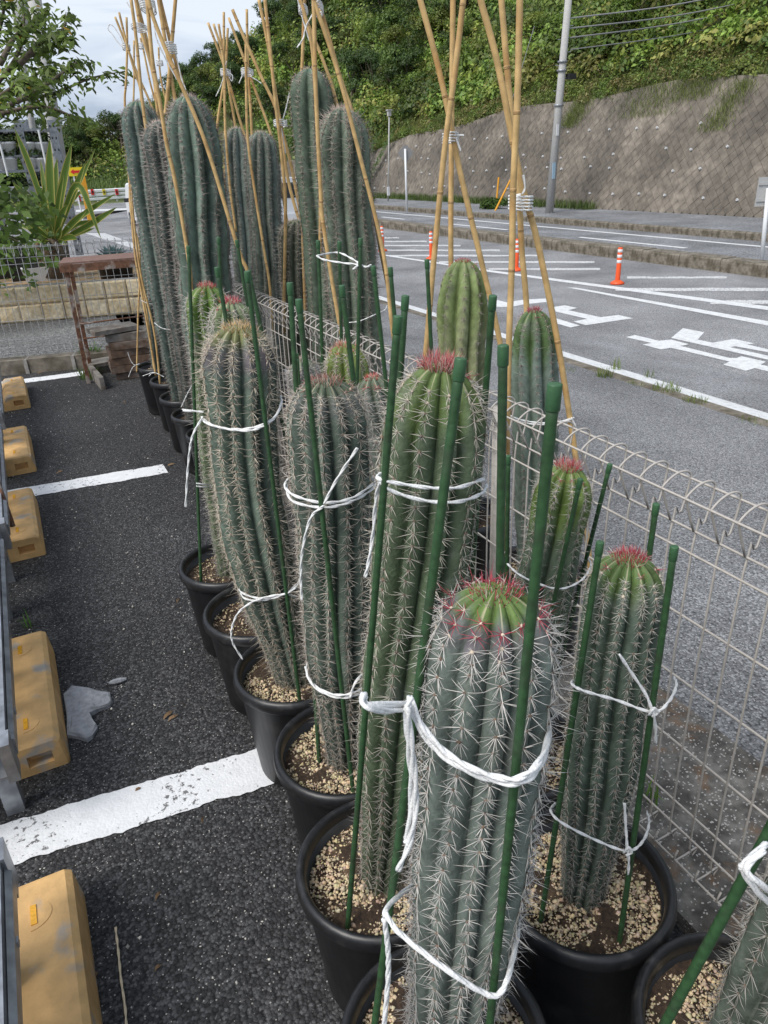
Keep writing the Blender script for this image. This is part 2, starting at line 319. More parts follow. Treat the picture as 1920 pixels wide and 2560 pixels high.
sheet('far_pavement', [(FX + .15, -8, ZR + .17), (WX + .2, -8, ZR + .17), (WX + .2, 70, ZR + .17), (FX + .15, 70, ZR + .17)], ROADF)
def kerb_run(name, x0, x1, h, y0, y1, label):
    t = thing(name, (x0, y0, ZR), label, 'kerb')
    y = y0; L = 1.0; me = None
    while y < y1:
        if me is None:
            mb = MB(); mb.prism([(0, -.05), (x1 - x0, -.05), (x1 - x0, h), (.03, h), (0, h - .03)], .006, L - .006, axis=1); me = mb.mesh('kerb_stone', KERBM)
        o = bpy.data.objects.new('kerb_stone', me); COL.objects.link(o); o.parent = t; o.location = (random.uniform(-.006, .006), y - y0, random.uniform(-.006, .006)); y += L
    return t
kerb_run('median_kerb', MX, MX + .4, .235, 4, 60, 'brown weathered concrete kerb between the two carriageways')
kerb_run('pavement_kerb', FX, FX + .15, .18, 8, 60, 'brown weathered kerb along the pavement under the retaining wall')

def strip(mb, pix, lift=.004):
    P = [road(x, y) for x, y in pix]; mb.add([p + np.array([0, 0, lift]) for p in P], [tuple(range(len(P)))])
def marking(name, polys, m, label, lift=.004, cat='road marking'):
    mb = MB()
    for p in polys: strip(mb, p, lift)
    return mb.build(name, m, label=label, cat=cat)
def yline(name, x0, w_, y0, y1, label, lift=.004, group=None):
    mb = MB(); z = lambda x: sl(x) if x < AX2 else ZR
    mb.add([(x0, y0, z(x0) + lift), (x0 + w_, y0, z(x0 + w_) + lift), (x0 + w_, y1, z(x0 + w_) + lift), (x0, y1, z(x0) + lift)], [(0, 1, 2, 3)])
    return mb.build(name, PAINTR, label=label, cat='road marking', group=group)
_e = road(1411, 890)
yline('edge_line', _e[0] - .1, .27, -2, LY + 3, 'long white edge line beside the weedy gutter')
Q5 = lambda x, y: (900 + x * .36166, 500 + y * .36181)
Q6 = lambda x, y: (960 + x * .57866, 560 + y * .57866)
Q4 = lambda x, y: (1300 + x * .37372, 720 + y * .37363)
marking('lane_line', [[Q5(170, 378), Q5(540, 432), Q5(900, 486), Q6(1659, 357), Q6(1659, 373), Q5(900, 499), Q5(540, 442), Q5(170, 386)]], PAINTR, 'white line bordering the striped island with the orange posts')
marking('taper_line', [[Q6(790, 275), Q6(830, 276), Q6(1659, 421), Q6(1659, 440)]], PAINTR, 'shorter white line that starts at a pointed end beside the striped island')
# painted characters of the turn lane, seen from the side
marking('painted_character', [[Q4(225, 128), Q4(300, 117), Q4(383, 135), Q4(322, 150), Q4(540, 197), Q4(660, 182), Q4(757, 204), Q4(440, 250), Q4(355, 226), Q4(450, 208), Q4(240, 160)],
    [Q4(243, 205), Q4(400, 252), Q4(340, 266), Q4(247, 240)], [Q5(940, 690), Q5(1010, 708), Q5(1150, 688), Q5(1285, 683), Q5(1290, 706), Q5(1120, 725), Q5(1040, 742), Q5(945, 740)]], PAINTR, 'white painted character on the road behind the leaning bamboo pole')
marking('painted_character', [[Q4(705, 330), Q4(770, 317), Q4(930, 355), Q4(1010, 347), Q4(1130, 378), Q4(1075, 390), Q4(1400, 470), Q4(1450, 470), Q4(1480, 458), Q4(1645, 495), Q4(1610, 516), Q4(1659, 525), Q4(1659, 560), Q4(1570, 538), Q4(1510, 556), Q4(1360, 515), Q4(1400, 494), Q4(1010, 402), Q4(940, 413), Q4(820, 380), Q4(880, 370)]], PAINTR, 'white painted character on the road, its lower stroke stepped like a plus')
marking('painted_character', [[Q4(1090, 270), Q4(1232, 298), Q4(1188, 347), Q4(1290, 368), Q4(1430, 342), Q4(1568, 373), Q4(1520, 380), Q4(1659, 412), Q4(1659, 432), Q4(1440, 392), Q4(1405, 398), Q4(1659, 455), Q4(1659, 482), Q4(1010, 336)]], PAINTR, 'white painted character on the road with a square block at its head')
zs = [(262, 170, 270, 7), (287, 170, 462, 8), (315, 170, 695, 9), (348, 170, 965, 10), (385, 200, 1270, 11), (430, 545, 1620, 12), (478, 890, 1659, 14)]
for i, (y, a, b, h) in enumerate(zs):
    n_ = 14; xs = np.linspace(a, b, n_); tp = [Q5(x, y - h / 2 + random.uniform(-1.5, 1.5)) for x in xs]; bt = [Q5(x, y + h / 2 + random.uniform(-1.5, 1.5)) for x in xs]
    marking('zebra_stripe', [tp + bt[::-1]], PAINTW, 'worn white stripe of the hatched island with the orange posts', .003)['group'] = 'stripes of the hatched road island'
for (y, a, b, h) in [(232, 1050, 1480, 9), (283, 1000, 1659, 13), (338, 1410, 1659, 16)]:
    xs = np.linspace(a, b, 12); tp = [Q6(x, y - h / 2 + random.uniform(-1.5, 1.5)) for x in xs]; bt = [Q6(x, y + h / 2 + random.uniform(-1.5, 1.5)) for x in xs]
    marking('zebra_stripe', [tp + bt[::-1]], PAINTW, 'worn white stripe of the hatched island with the orange posts', .003)['group'] = 'stripes of the hatched road island'
_f = road(1300, 563)
yline('far_edge_line', _f[0], .16, 5, 60, 'white edge line of the far carriageway beside the pavement kerb', .006)
_l = road(1570, 607)
for (p, q) in [((1434, 595), (1712, 621)), ((1110, 562), (1257, 576)), ((940, 544), (1007, 549)), ((1436, 594), (1500, 600)), ((1435, 594), (1440, 594))][:3]:
    yline('lane_dash', _l[0], .15, road(*q)[1], road(*p)[1], 'white centre dash on the far carriageway', .006, 'centre dashes of the far carriageway')
# old white lines on the road seen left of the tall cacti
marking('stop_line', [[(212, 583), (262, 583), (345, 612), (345, 625)]], PAINTW, 'dashed white road line beyond the mesh fence, left of the tall cacti')
marking('stop_line', [[(190, 525), (330, 520), (330, 525), (190, 530)]], PAINTR, 'thin white road line in front of the far guardrail')

# parking bay lines, ragged edges
def bay_line(yc, x0, x1, label, slant=-.1):
    n_ = 340; xs = np.linspace(x0, x1, n_); top = []; bot = []; w1 = np.convolve(RNG.normal(0, 1, n_ + 4), [.2] * 5, 'valid') * .006; w2 = np.convolve(RNG.normal(0, 1, n_ + 4), [.2] * 5, 'valid') * .006
    for i, x in enumerate(xs):
        y = yc + slant * (x - x1); top.append((x, y + .075 + w1[i] + random.uniform(-.002, .002), .004)); bot.append((x, y - .075 + w2[i] + random.uniform(-.002, .002), .004))
    mb = MB(); mb.add(top + bot, [(i, n_ + i, n_ + i + 1, i + 1) for i in range(n_ - 1)]); return mb.build('parking_line', PAINT, label=label, cat='parking line')
bay_line(1.565, -3, .36, 'wide worn white bay line running under the black pots')
bay_line(4.035, -3, .54, 'white bay line ending beside the row of far black pots')
bay_line(6.63, -3, .40, 'white bay line ending at the rusty table leg')

# concrete footing under the long fence
FXX = 1.06; YC = 6.72
def lichen(M, n, l, vec, cur, b):
    z = n.new('ShaderNodeTexNoise'); z.inputs['Scale'].default_value = 9; z.inputs['Detail'].default_value = 7; z.inputs['Roughness'].default_value = .7; l.new(vec, z.inputs['Vector'])
    r = n.new('ShaderNodeMapRange'); r.inputs[1].default_value = .54; r.inputs[2].default_value = .64; r.inputs[4].default_value = .6; l.new(z.outputs['Fac'], r.inputs[0])
    m2 = n.new('ShaderNodeMix'); m2.data_type = 'RGBA'; l.new(r.outputs[0], m2.inputs[0]); l.new(cur, m2.inputs[6]); m2.inputs[7].default_value = (.20, .11, .05, 1)
    v = n.new('ShaderNodeTexVoronoi'); v.inputs['Scale'].default_value = 260; l.new(vec, v.inputs['Vector']); s2 = n.new('ShaderNodeSeparateColor'); l.new(v.outputs['Color'], s2.inputs[0])
    g = n.new('ShaderNodeMath'); g.operation = 'GREATER_THAN'; g.inputs[1].default_value = .93; l.new(s2.outputs[0], g.inputs[0])
    m3 = n.new('ShaderNodeMix'); m3.data_type = 'RGBA'; l.new(g.outputs[0], m3.inputs[0]); l.new(m2.outputs[2], m3.inputs[6]); m3.inputs[7].default_value = (.42, .40, .37, 1); return m3.outputs[2]
FOOTM = mat('stained_footing', (.16, .15, .135), rough=.9, var=.4, scale=14, col2=(.075, .068, .06), lo=.42, hi=.62, bump=.9, bscale=130, extra=lichen)
ft = thing('fence_footing', (1.0, 0, 0), 'stained concrete footing strip along the long mesh fence', 'kerb')
for i in range(9):
    mb = MB(); y0 = -1.5 + i * 1.0; mb.box((1.24, y0 + .5, -.03), (.52, .992, .14)); o = mb.build('footing_slab', FOOTM, ft)

# ------------------------------------------------------------------ mesh fences
def fence(name, origin, direction, length, label, spacing=.058, m=WIRE, inward=(-1, 0), far=False):
    d = np.array([direction[0], direction[1], 0.]); d /= np.linalg.norm(d); inn = np.array([inward[0], inward[1], 0.]); O = np.array(origin, float)
    t = thing(name, O, label, 'fence')
    # vertical wire with the triangular fold at top and bottom
    prof = [(.035, .100), (.040, .07), (-.03, .078), (0, .115), (0, .80), (-.022, .845), (-.036, .915), (-.03, .932), (-.012, .938), (.012, .934), (.036, .918), (.034, .905), (.004, .838)]
    prof = [(a, b) for a, b in prof]
    pts = spline([np.array([0, 0, z]) + inn * a for a, z in prof], 34)
    mb = MB(); mb.tube(pts, .0024, 5); me = mb.mesh('upright_wire', m, True)
    n_ = int(length / spacing)
    for i in range(n_):
        o = bpy.data.objects.new('upright_wire', me); COL.objects.link(o); o.parent = t; o.location = d * (i * spacing + .02)
    for a, z in [(.038, .914), (-.036, .918), (.0, .836), (.006, .787), (.006, .645), (.006, .497), (.006, .336), (.006, .182), (.0, .116), (-.03, .076), (.04, .074)]:
        mb = MB(); mb.tube([O + inn * (a - .0052 if a == 0.006 else a) + [0, 0, z], O + inn * (a - .0052 if a == .006 else a) + d * length + [0, 0, z]], .0025, 6); mb.build('rail_wire', m, t, True)
    return t, d, O
f1, dd, OO = fence('mesh_fence', (FXX, -.5, .04), (0, 1), YC + .5, 'long beige wire mesh fence with looped top beside the cactus pots')
for y in (-.35, 1.56, 3.55, 5.5):
    mb = MB(); mb.tube([(FXX + .035, y, -.02), (FXX + .035, y, .93)], .017, 14); mb.build('fence_post', WIRE, f1, True)
bd = unit([1, -.29, 0]); bin_ = (-.29 / 1.04, -1 / 1.04)
BO = np.array([-1.9, YC + .84 - .0, .10])
f2, _, _ = fence('mesh_fence', BO, bd, 3.1, 'grey wire mesh fence on the low brown kerb behind the rusty table', m=WIREG, inward=bin_)
for k in (.1, 1.55, 3.05):
    p = BO + bd * k; mb = MB(); mb.tube([p + [.0, .03, -.1], p + [0, .03, .83]], .017, 12); mb.build('fence_post', WIREG, f2, True)
kb = thing('fence_kerb', BO - [0, 0, .1], 'low brown concrete block kerb under the grey back fence', 'kerb')
Rb = np.array([bd, np.cross([0, 0, 1], bd), [0, 0, 1]]).T
for i in range(8):
    c = BO + bd * (i * .39 + .19) + [0, .0, -.045]; mb = MB(); mb.box(c, (.375, .15 + random.uniform(-.008, .008), .13), Rb); mb.build('kerb_block', KERBM, kb)
    if i < 7:
        mb = MB(); mb.box(BO + bd * (i * .39 + .385) + [0, 0, -.045], (.03, .165, .128), Rb); mb.build('kerb_joint', CONC, kb)

# ------------------------------------------------------------------ potted cacti
ZRIM, ZSOIL = .335, .285
POT_MESH = {}
def pot_meshes(r):
    k = round(r, 3)
    if k not in POT_MESH:
        s = r / .165
        b = MB(); b.lathe([(.0, .004), (.122 * s, .004), (.128 * s, .012), (.151 * s, .292), (.1535 * s, .296), (.1535 * s, .302), (.143 * s, .31), (.139 * s, .25), (.13 * s, .24)], 48)
        q = MB(); q.lathe([(.1545 * s, .298), (.160 * s, .299), (.1645 * s, .306), (.1655 * s, .316), (.163 * s, .328), (.157 * s, .335), (.150 * s, .334), (.1455 * s, .326), (.1435 * s, .312), (.1415 * s, .285)], 48)
        POT_MESH[k] = (b.mesh('pot', POT, True), q.mesh('rim', RIM, True))
    return POT_MESH[k]
OCT_V = np.array([[1, .15, .1], [-1, -.1, .1], [.1, 1, -.1], [-.15, -1, 0], [.1, 0, 1], [0, .1, -1.]]) * 1.12
OCT_F = np.array([[0, 2, 4], [2, 1, 4], [1, 3, 4], [3, 0, 4], [2, 0, 5], [1, 2, 5], [3, 1, 5], [0, 3, 5]])
def grains(name, P, S, C, m=GRAIN, flat=.75):
    n = len(P); V = OCT_V[None] * (1 + RNG.uniform(-.28, .28, (n, 6, 1))) * S[:, None, None] * np.concatenate([RNG.uniform(.8, 1.25, (n, 1, 2)), RNG.uniform(.6, 1, (n, 1, 1)) * flat / .75], 2)
    a = RNG.uniform(0, 6.28, n); ca, sa = np.cos(a), np.sin(a); x = V[..., 0] * ca[:, None] - V[..., 1] * sa[:, None]; y = V[..., 0] * sa[:, None] + V[..., 1] * ca[:, None]
    V = np.stack([x, y, V[..., 2]], -1) + P[:, None]; F = (OCT_F[None] + (np.arange(n) * 6)[:, None, None]).reshape(-1, 3)
    return fastmesh(name, V.reshape(-1, 3), F, np.repeat(C, 6, 0), m, True)
SOILS = {}
def soil_meshes(r, dens):
    k = (round(r, 3), dens, len([1 for q in SOILS if q[:2] == (round(r, 3), dens)]) % 4 if dens > 300 else 0)
    if k in SOILS and dens <= 300: return SOILS[k]
    R = r * .86; n = 28; mb = MB(); V = [(0, 0, ZSOIL)]; F = []
    for i in range(1, 6):
        for j in range(n):
            a = j / n * 6.2832; V.append((R * i / 5 * math.cos(a), R * i / 5 * math.sin(a), ZSOIL + random.uniform(-.004, .004) + .006 * math.sin(3 * a + i)))
    for j in range(n): F.append((0, 1 + j, 1 + (j + 1) % n))
    for i in range(4):
        for j in range(n): F.append((1 + i * n + j, 1 + (i + 1) * n + j, 1 + (i + 1) * n + (j + 1) % n, 1 + i * n + (j + 1) % n))
    mb.add(V, F); a = RNG.uniform(0, 6.283, dens); q = R * np.sqrt(RNG.uniform(.05, .97, dens))
    P = np.stack([q * np.cos(a), q * np.sin(a), np.full(dens, ZSOIL + .001)], 1)
    # thinner cover where the dark soil shows through
    ph = RNG.uniform(0, 6.28, 3); cover = np.sin(P[:, 0] * 34 + ph[0]) + np.sin(P[:, 1] * 30 + ph[1]) + np.sin((P[:, 0] + P[:, 1]) * 50 + ph[2]); keep = RNG.uniform(-5.5, .4, dens) < cover
    P = P[keep]; n2 = len(P); S = np.clip(RNG.lognormal(-6.22, .45, n2), .001, .0055)
    P[:, 2] += S * .3; base = np.array([.66, .53, .35]); C = base * RNG.uniform(.65, 1.2, (n2, 1)) * np.array([1, 1, 1]) + RNG.uniform(-.04, .04, (n2, 3)); dk = RNG.random(n2) < .12; C[dk] *= .35
    SOILS[k] = (mb.mesh('soil', SOIL, True), grains('gravel', P, S, np.clip(C, .02, .85)))
    return SOILS[k]

def smooth(a, b, x): t = np.clip((x - a) / (b - a), 0, 1); return t * t * (3 - 2 * t)
def cactus(name, base, top, r, label, ribs=11, body=(.12, .17, .14), young=(.16, .24, .06), crown=(.42, .06, .08), spine=(.70, .62, .52), slen=.021, space=.022, per=11,
           rib=.24, potr=.165, mid=None, foot=.62, thick=.0007, cork=0.0, ydepth=.05, twist=.15, dens=1500, crown_n=70, tipdark=.5, dark_low=.0, crown_len=1.0, group=None, domef=1.35, fresh_d=.020, sharp=.78):
    base = np.array([base[0], base[1], 0.]); top = np.asarray(top, float)
    t = thing(name, base, label, 'cactus', group); tall = thick >= .0008; space = space * (.8 if tall else .9); body = np.array(body) * [1.09, 1.0, .95]; body = (body * .84 + .16 * body.mean()) * .92 if tall else (body * .9 + .1 * body.mean()) * 1.1; young = np.array(young) * (.8 if not tall else .9)
    pm, rm = pot_meshes(potr); p = put('pot', pm, t, loc=(0, 0, 0)); put('rim', rm, p, loc=(0, 0, 0)); p.rotation_euler.z = random.uniform(0, 6)
    smn, gm = soil_meshes(potr, dens); so_ = put('soil', smn, t, loc=(0, 0, 0)); so_.rotation_euler.z = random.uniform(0, 6); g = put('gravel', gm, so_, loc=(0, 0, 0)); g['kind'] = 'stuff'
    # axis
    p0 = base + [0, 0, ZSOIL - .03]; ctrl = [p0, top] if mid is None else [p0, np.asarray(mid, float), top]
    ax = spline(ctrl, 160); seg = np.linalg.norm(np.diff(ax, axis=0), axis=1); s = np.concatenate([[0], np.cumsum(seg)]); L = s[-1]
    def at(q): q = np.clip(q, 0, L); return np.stack([np.interp(q, s, ax[:, i]) for i in range(3)], -1)
    dome = domef * r; rib = min(rib * 1.3, .38)
    nl = int(L / .013); ql = np.concatenate([np.linspace(0, L - dome, nl), L - dome + dome * np.sin(np.linspace(0, math.pi / 2, 22)[1:])])
    ph = RNG.uniform(0, 6.28, 6)
    def prof(q):
        b = r * (foot + (1 - foot) * smooth(0, .45 * L, q)) * (1 + .025 * np.sin(q * 14 + ph[0]) + .02 * np.sin(q * 31 + ph[1]))
        u = np.clip((q - (L - dome)) / dome, 0, 1); return b * np.maximum(np.sqrt(np.maximum(1 - u ** 2.3, 0)), .02)
    per_rib = 14; nt_ = ribs * per_rib; th = np.arange(nt_) / nt_ * 2 * np.pi; phase = (np.arange(nt_) % per_rib) / per_rib      # 0 on the ridge
    shape = np.abs(np.cos(phase * np.pi)) ** sharp; shape = 1 - rib * (1 - shape)
    ta = at(np.minimum(ql + .01, L)) - at(np.maximum(ql - .01, 0)); ta /= np.linalg.norm(ta, axis=1)[:, None]
    U = np.cross(ta, FWD); U /= np.linalg.norm(U, axis=1)[:, None]; W = np.cross(ta, U)
    C0 = at(ql); R = prof(ql); tw = twist * ql + .06 * np.sin(ql * 9 + ph[2]); jr = .03 * np.sin(np.arange(ribs) * 2.3 + ph[3]); off = RNG.uniform(0, 6.28)
    TH = th[None] + np.repeat(jr, per_rib)[None] + tw[:, None] + off
    wob = 1 + .02 * np.sin(ql[:, None] * 40 + np.repeat(RNG.uniform(0, 6.28, ribs), per_rib)[None])
    RR = R[:, None] * shape[None] * wob
    V = C0[:, None] + RR[..., None] * (np.cos(TH)[..., None] * U[:, None] + np.sin(TH)[..., None] * W[:, None])
    m_ = len(ql); idx = np.arange(m_ * nt_).reshape(m_, nt_); F = np.stack([idx[:-1], np.roll(idx[:-1], -1, 1), np.roll(idx[1:], -1, 1), idx[1:]], -1).reshape(-1, 4)
    # stem colour: young tissue near the growing tip, bluish bloom lower down, pale felted ridge, corky scars, painted furrow shade
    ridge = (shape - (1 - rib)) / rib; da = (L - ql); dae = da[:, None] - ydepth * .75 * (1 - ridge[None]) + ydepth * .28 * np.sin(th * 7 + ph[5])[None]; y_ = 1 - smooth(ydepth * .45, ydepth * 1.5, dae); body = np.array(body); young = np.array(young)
    Cc = body[None, None] * (1 - y_[..., None]) + young[None, None] * y_[..., None] + np.zeros((m_, nt_, 1))
    Cc = Cc * (.93 + .12 * ridge[None, :, None])  # shade of the folds painted in: furrows slightly darker than the ridges
    rg = np.clip((np.minimum(phase, 1 - phase) < .04), 0, 1)[None, :] * (.07 + .68 * (1 - smooth(.0, .055, da)))[:, None]
    Cc = Cc * (1 - rg[..., None]) + np.array([.50, .44, .30]) * rg[..., None]
    if cork:
        bd_ = (smooth(ydepth * .9, ydepth * 1.5, da) * (1 - smooth(ydepth * 2.2, ydepth * 3.4, da)))[:, None] * (.25 + .75 * (ridge[None] ** .7)) * cork * (.5 + .5 * np.sin(th * 5 + ph[4]) ** 2)[None]
        Cc = Cc * (1 - bd_[..., None]) + np.array([.13, .11, .125]) * bd_[..., None]
    Cc = Cc * (1 + .10 * np.sin(ql * 23 + ph[0]) * np.sin(ql * 57 + ph[1]))[:, None, None] * (1 + .09 * np.repeat(RNG.normal(0, 1, ribs), per_rib))[None, :, None]
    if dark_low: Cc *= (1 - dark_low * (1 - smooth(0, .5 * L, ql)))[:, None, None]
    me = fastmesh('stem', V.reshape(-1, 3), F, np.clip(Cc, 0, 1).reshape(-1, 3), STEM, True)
    uv = me.uv_layers.new(name='UVMap'); uu = np.tile(np.arange(nt_) / per_rib, m_); vv = np.repeat(ql, nt_); fi = F.ravel(); UVd = np.stack([uu[fi], vv[fi]], 1).reshape(-1, 4, 2)
    wrap = UVd[:, :, 0].max(1) - UVd[:, :, 0].min(1) > 2; UVd[wrap, 1, 0] += ribs; UVd[wrap, 2, 0] += ribs
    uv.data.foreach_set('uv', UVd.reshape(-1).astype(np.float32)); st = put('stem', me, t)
    # spines: tapered needles in a fan at every areole
    ar = [];
    for k in range(ribs):
        q = L - .012 - RNG.uniform(0, space)
        while q > .02:
            ar.append((k, q)); d = L - q; q -= space * (.55 if d < .06 else 1) * RNG.uniform(.88, 1.12)
    k = np.array([a[0] for a in ar]); q = np.array([a[1] for a in ar]); na = len(ar)
    tt = at(np.minimum(q + .01, L)) - at(np.maximum(q - .01, 0)); tt /= np.linalg.norm(tt, axis=1)[:, None]; u = np.cross(tt, FWD); u /= np.linalg.norm(u, axis=1)[:, None]; w_ = np.cross(tt, u)
    al = k / ribs * 2 * np.pi + RNG.normal(0, .018, na) + jr[k] + twist * q + .06 * np.sin(q * 9 + ph[2]) + off
    rd_ = np.cos(al)[:, None] * u + np.sin(al)[:, None] * w_; sd_ = np.cross(tt, rd_)
    Rq = prof(q); pos = at(q) + rd_ * (Rq * .995)[:, None]
    dr = (prof(np.minimum(q + .004, L)) - prof(q - .004)) / .008; nn = rd_ - tt * np.clip(dr, -6, 1)[:, None]; nn /= np.linalg.norm(nn, axis=1)[:, None]; uu_ = np.cross(sd_, nn) * -1; uu_ = np.where((np.sum(uu_ * tt, 1) < 0)[:, None], -uu_, uu_)
    A = np.repeat(np.arange(na), per); j = np.tile(np.arange(per), na); n = len(A)
    ang = -np.pi / 2 + (j / (per - 2) - .5) * 2 * np.pi * .80 + RNG.normal(0, .16, n); cen = j >= per - 2
    lift = np.where(cen, RNG.uniform(1.0, 2.2, n), RNG.uniform(.18, .5, n)); ca = np.where(cen, RNG.uniform(-.6, .6, n), np.cos(ang)); sa = np.where(cen, RNG.uniform(-.8, .3, n), np.sin(ang))
    D = sd_[A] * ca[:, None] + uu_[A] * sa[:, None] + nn[A] * lift[:, None] + RNG.normal(0, .06, (n, 3)); D /= np.linalg.norm(D, axis=1)[:, None]
    ln = slen * (1.3 if tall else 1.14) * RNG.uniform(.55, 1.2, n) * np.repeat(RNG.uniform(.72, 1.15, na), per) * np.where(RNG.random(n) < .12, .4, 1) * np.where(sa > .4, .72, 1) * np.where(cen, 1.1, 1); dq = (L - q)[A]; fresh = (dq < fresh_d)
    ln = np.where(dq < .05, ln * (.75 + 5 * dq), ln)
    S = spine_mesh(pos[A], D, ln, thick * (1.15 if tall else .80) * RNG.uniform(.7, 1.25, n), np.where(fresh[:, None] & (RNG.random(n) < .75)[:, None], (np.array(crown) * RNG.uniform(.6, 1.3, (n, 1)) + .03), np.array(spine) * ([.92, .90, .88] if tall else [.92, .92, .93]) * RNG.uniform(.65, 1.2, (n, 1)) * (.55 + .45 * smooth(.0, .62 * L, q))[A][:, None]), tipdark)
    sp = put('spines', S, st); sp['kind'] = 'stuff'
    # felt cushions
    P = pos + nn * .0005; fm = grains('areoles', P, np.full(na, thick * 3.0 + .0006) * RNG.uniform(.8, 1.3, na), np.where((L - q < .05)[:, None], np.array([.62, .52, .40]), np.array([.20, .14, .10])) * RNG.uniform(.6, 1.2, (na, 1)))
    f_ = put('areoles', fm, st); f_['kind'] = 'stuff'
    # tuft of coloured young spines on the crown
    if crown_n:
        n = int(crown_n * 2.4); rr = r * .40 * np.sqrt(RNG.random(n)) * min(1, 1.45 / domef); a = RNG.uniform(0, 6.28, n); T = ta[-1]
        zz = dome * (1 - (np.maximum(1 - (rr / r) ** 2, 0)) ** (1 / 2.3)); P = at(np.array([L]))[0] + (np.cos(a) * rr)[:, None] * U[-1] + (np.sin(a) * rr)[:, None] * W[-1] - zz[:, None] * T - T * .004
        D = T[None] * RNG.uniform(.9, 1.5, n)[:, None] + (np.cos(a)[:, None] * U[-1] + np.sin(a)[:, None] * W[-1]) * (rr / r * 1.5)[:, None] + RNG.normal(0, .28, (n, 3)); D /= np.linalg.norm(D, axis=1)[:, None]
        C = np.array(crown) * RNG.uniform(.5, 1.5, (n, 1)) + .02; pale = RNG.random(n) < .25; C[pale] = np.array([.62, .5, .42])
        cs = put('crown_spines', spine_mesh(P, D, slen * RNG.uniform(.4, .95, n) * crown_len, np.full(n, thick * .9), C, .9), st); cs['kind'] = 'stuff'
    return t
def spine_mesh(P, D, ln, th, C, tipdark=.5):
    if th.mean() > .00078:
        n = len(P); a = np.cross(D, [.31, .22, .93]); a /= np.maximum(np.linalg.norm(a, axis=1)[:, None], 1e-6); b = np.cross(D, a); V = np.empty((n, 4, 3)); CC = np.repeat(C[:, None], 4, 1)
        for i in range(3): V[:, i] = P + (math.cos(2.0944 * i) * a + math.sin(2.0944 * i) * b) * th[:, None] * 1.2
        V[:, 3] = P + D * ln[:, None]
        return fastmesh('spines', V.reshape(-1, 3), (np.array([[0, 1, 3], [1, 2, 3], [2, 0, 3]])[None] + (np.arange(n) * 4)[:, None, None]).reshape(-1, 3), np.clip(CC.reshape(-1, 3), 0, 1), SPINE)
    n = len(P); a = np.cross(D, [.31, .22, .93]); a /= np.maximum(np.linalg.norm(a, axis=1)[:, None], 1e-6); b = np.cross(D, a)
    V = np.empty((n, 7, 3)); CC = np.empty((n, 7, 3))
    for i in range(3):
        x = 2.0944 * i; o = (math.cos(x) * a + math.sin(x) * b) * th[:, None]
        V[:, i] = P + o * 1.25; V[:, i + 3] = P + D * (ln * .55)[:, None] + o * .8
        CC[:, i] = C * .8; CC[:, i + 3] = C
    bend = RNG.normal(0, .06, (n, 3)); V[:, 6] = P + (D + bend) * ln[:, None]; CC[:, 6] = C * (1 - tipdark * .6)
    F = np.array([[0, 1, 4], [0, 4, 3], [1, 2, 5], [1, 5, 4], [2, 0, 3], [2, 3, 5], [3, 4, 6], [4, 5, 6], [5, 3, 6]])
    return fastmesh('spines', V.reshape(-1, 3), (F[None] + (np.arange(n) * 7)[:, None, None]).reshape(-1, 3), np.clip(CC.reshape(-1, 3), 0, 1), SPINE)

POTS = dict(A=(.32, .56), C=(.375, .89), D=(.44, 1.21), E=(.44, 1.544), E2=(.438, 1.868), E3=(.438, 2.202), B=(.694, .681), T=(.73, .355), F=(.77, 1.02), R=(.775, 1.37), Q=(.79, 1.72), S=(.79, 2.07),
            pe=(.75, 3.55), pa=(.753, 3.92), pb=(.764, 4.30), pc=(.785, 4.72), pd=(.77, 5.15), G=(1.30, 1.62), H=(1.31, 2.10), I=(1.30, 2.95), J=(1.34, 3.36), K=(1.31, 3.75), L=(1.33, 4.30), M=(1.36, 4.85))
Bp = POTS
GREY = (.105, .145, .125); BLUE = (.135, .21, .18); RED_ = (.44, .03, .055)
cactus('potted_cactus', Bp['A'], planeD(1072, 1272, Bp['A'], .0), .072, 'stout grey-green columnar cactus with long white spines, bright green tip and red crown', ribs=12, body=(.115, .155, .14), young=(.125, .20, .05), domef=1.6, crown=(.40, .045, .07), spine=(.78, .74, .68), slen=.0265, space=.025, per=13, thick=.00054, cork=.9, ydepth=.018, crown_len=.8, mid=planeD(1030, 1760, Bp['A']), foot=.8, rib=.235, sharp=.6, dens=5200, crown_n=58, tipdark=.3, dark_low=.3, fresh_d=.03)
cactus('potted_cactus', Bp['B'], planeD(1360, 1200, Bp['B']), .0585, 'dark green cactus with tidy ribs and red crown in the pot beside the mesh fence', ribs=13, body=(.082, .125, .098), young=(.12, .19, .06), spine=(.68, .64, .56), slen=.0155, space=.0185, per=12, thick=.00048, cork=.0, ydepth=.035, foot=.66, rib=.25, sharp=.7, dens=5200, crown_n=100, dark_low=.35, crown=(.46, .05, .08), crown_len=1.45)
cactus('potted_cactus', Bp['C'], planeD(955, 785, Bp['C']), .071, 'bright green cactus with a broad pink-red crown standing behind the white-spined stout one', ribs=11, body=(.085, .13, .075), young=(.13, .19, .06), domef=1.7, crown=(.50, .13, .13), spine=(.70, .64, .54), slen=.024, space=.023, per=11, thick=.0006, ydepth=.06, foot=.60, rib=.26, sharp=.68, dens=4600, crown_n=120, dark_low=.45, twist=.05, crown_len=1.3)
cactus('potted_cactus', Bp['D'], planeD(702, 818, Bp['D']), .074, 'dark green cactus with brownish crown and an upright loose twine end on its front', ribs=13, body=(.095, .14, .115), young=(.11, .14, .09), crown=(.36, .16, .12), spine=(.72, .64, .54), slen=.023, space=.0205, per=12, thick=.0006, cork=.6, ydepth=.02, foot=.60, rib=.24, dens=4400, crown_n=60, dark_low=.35)
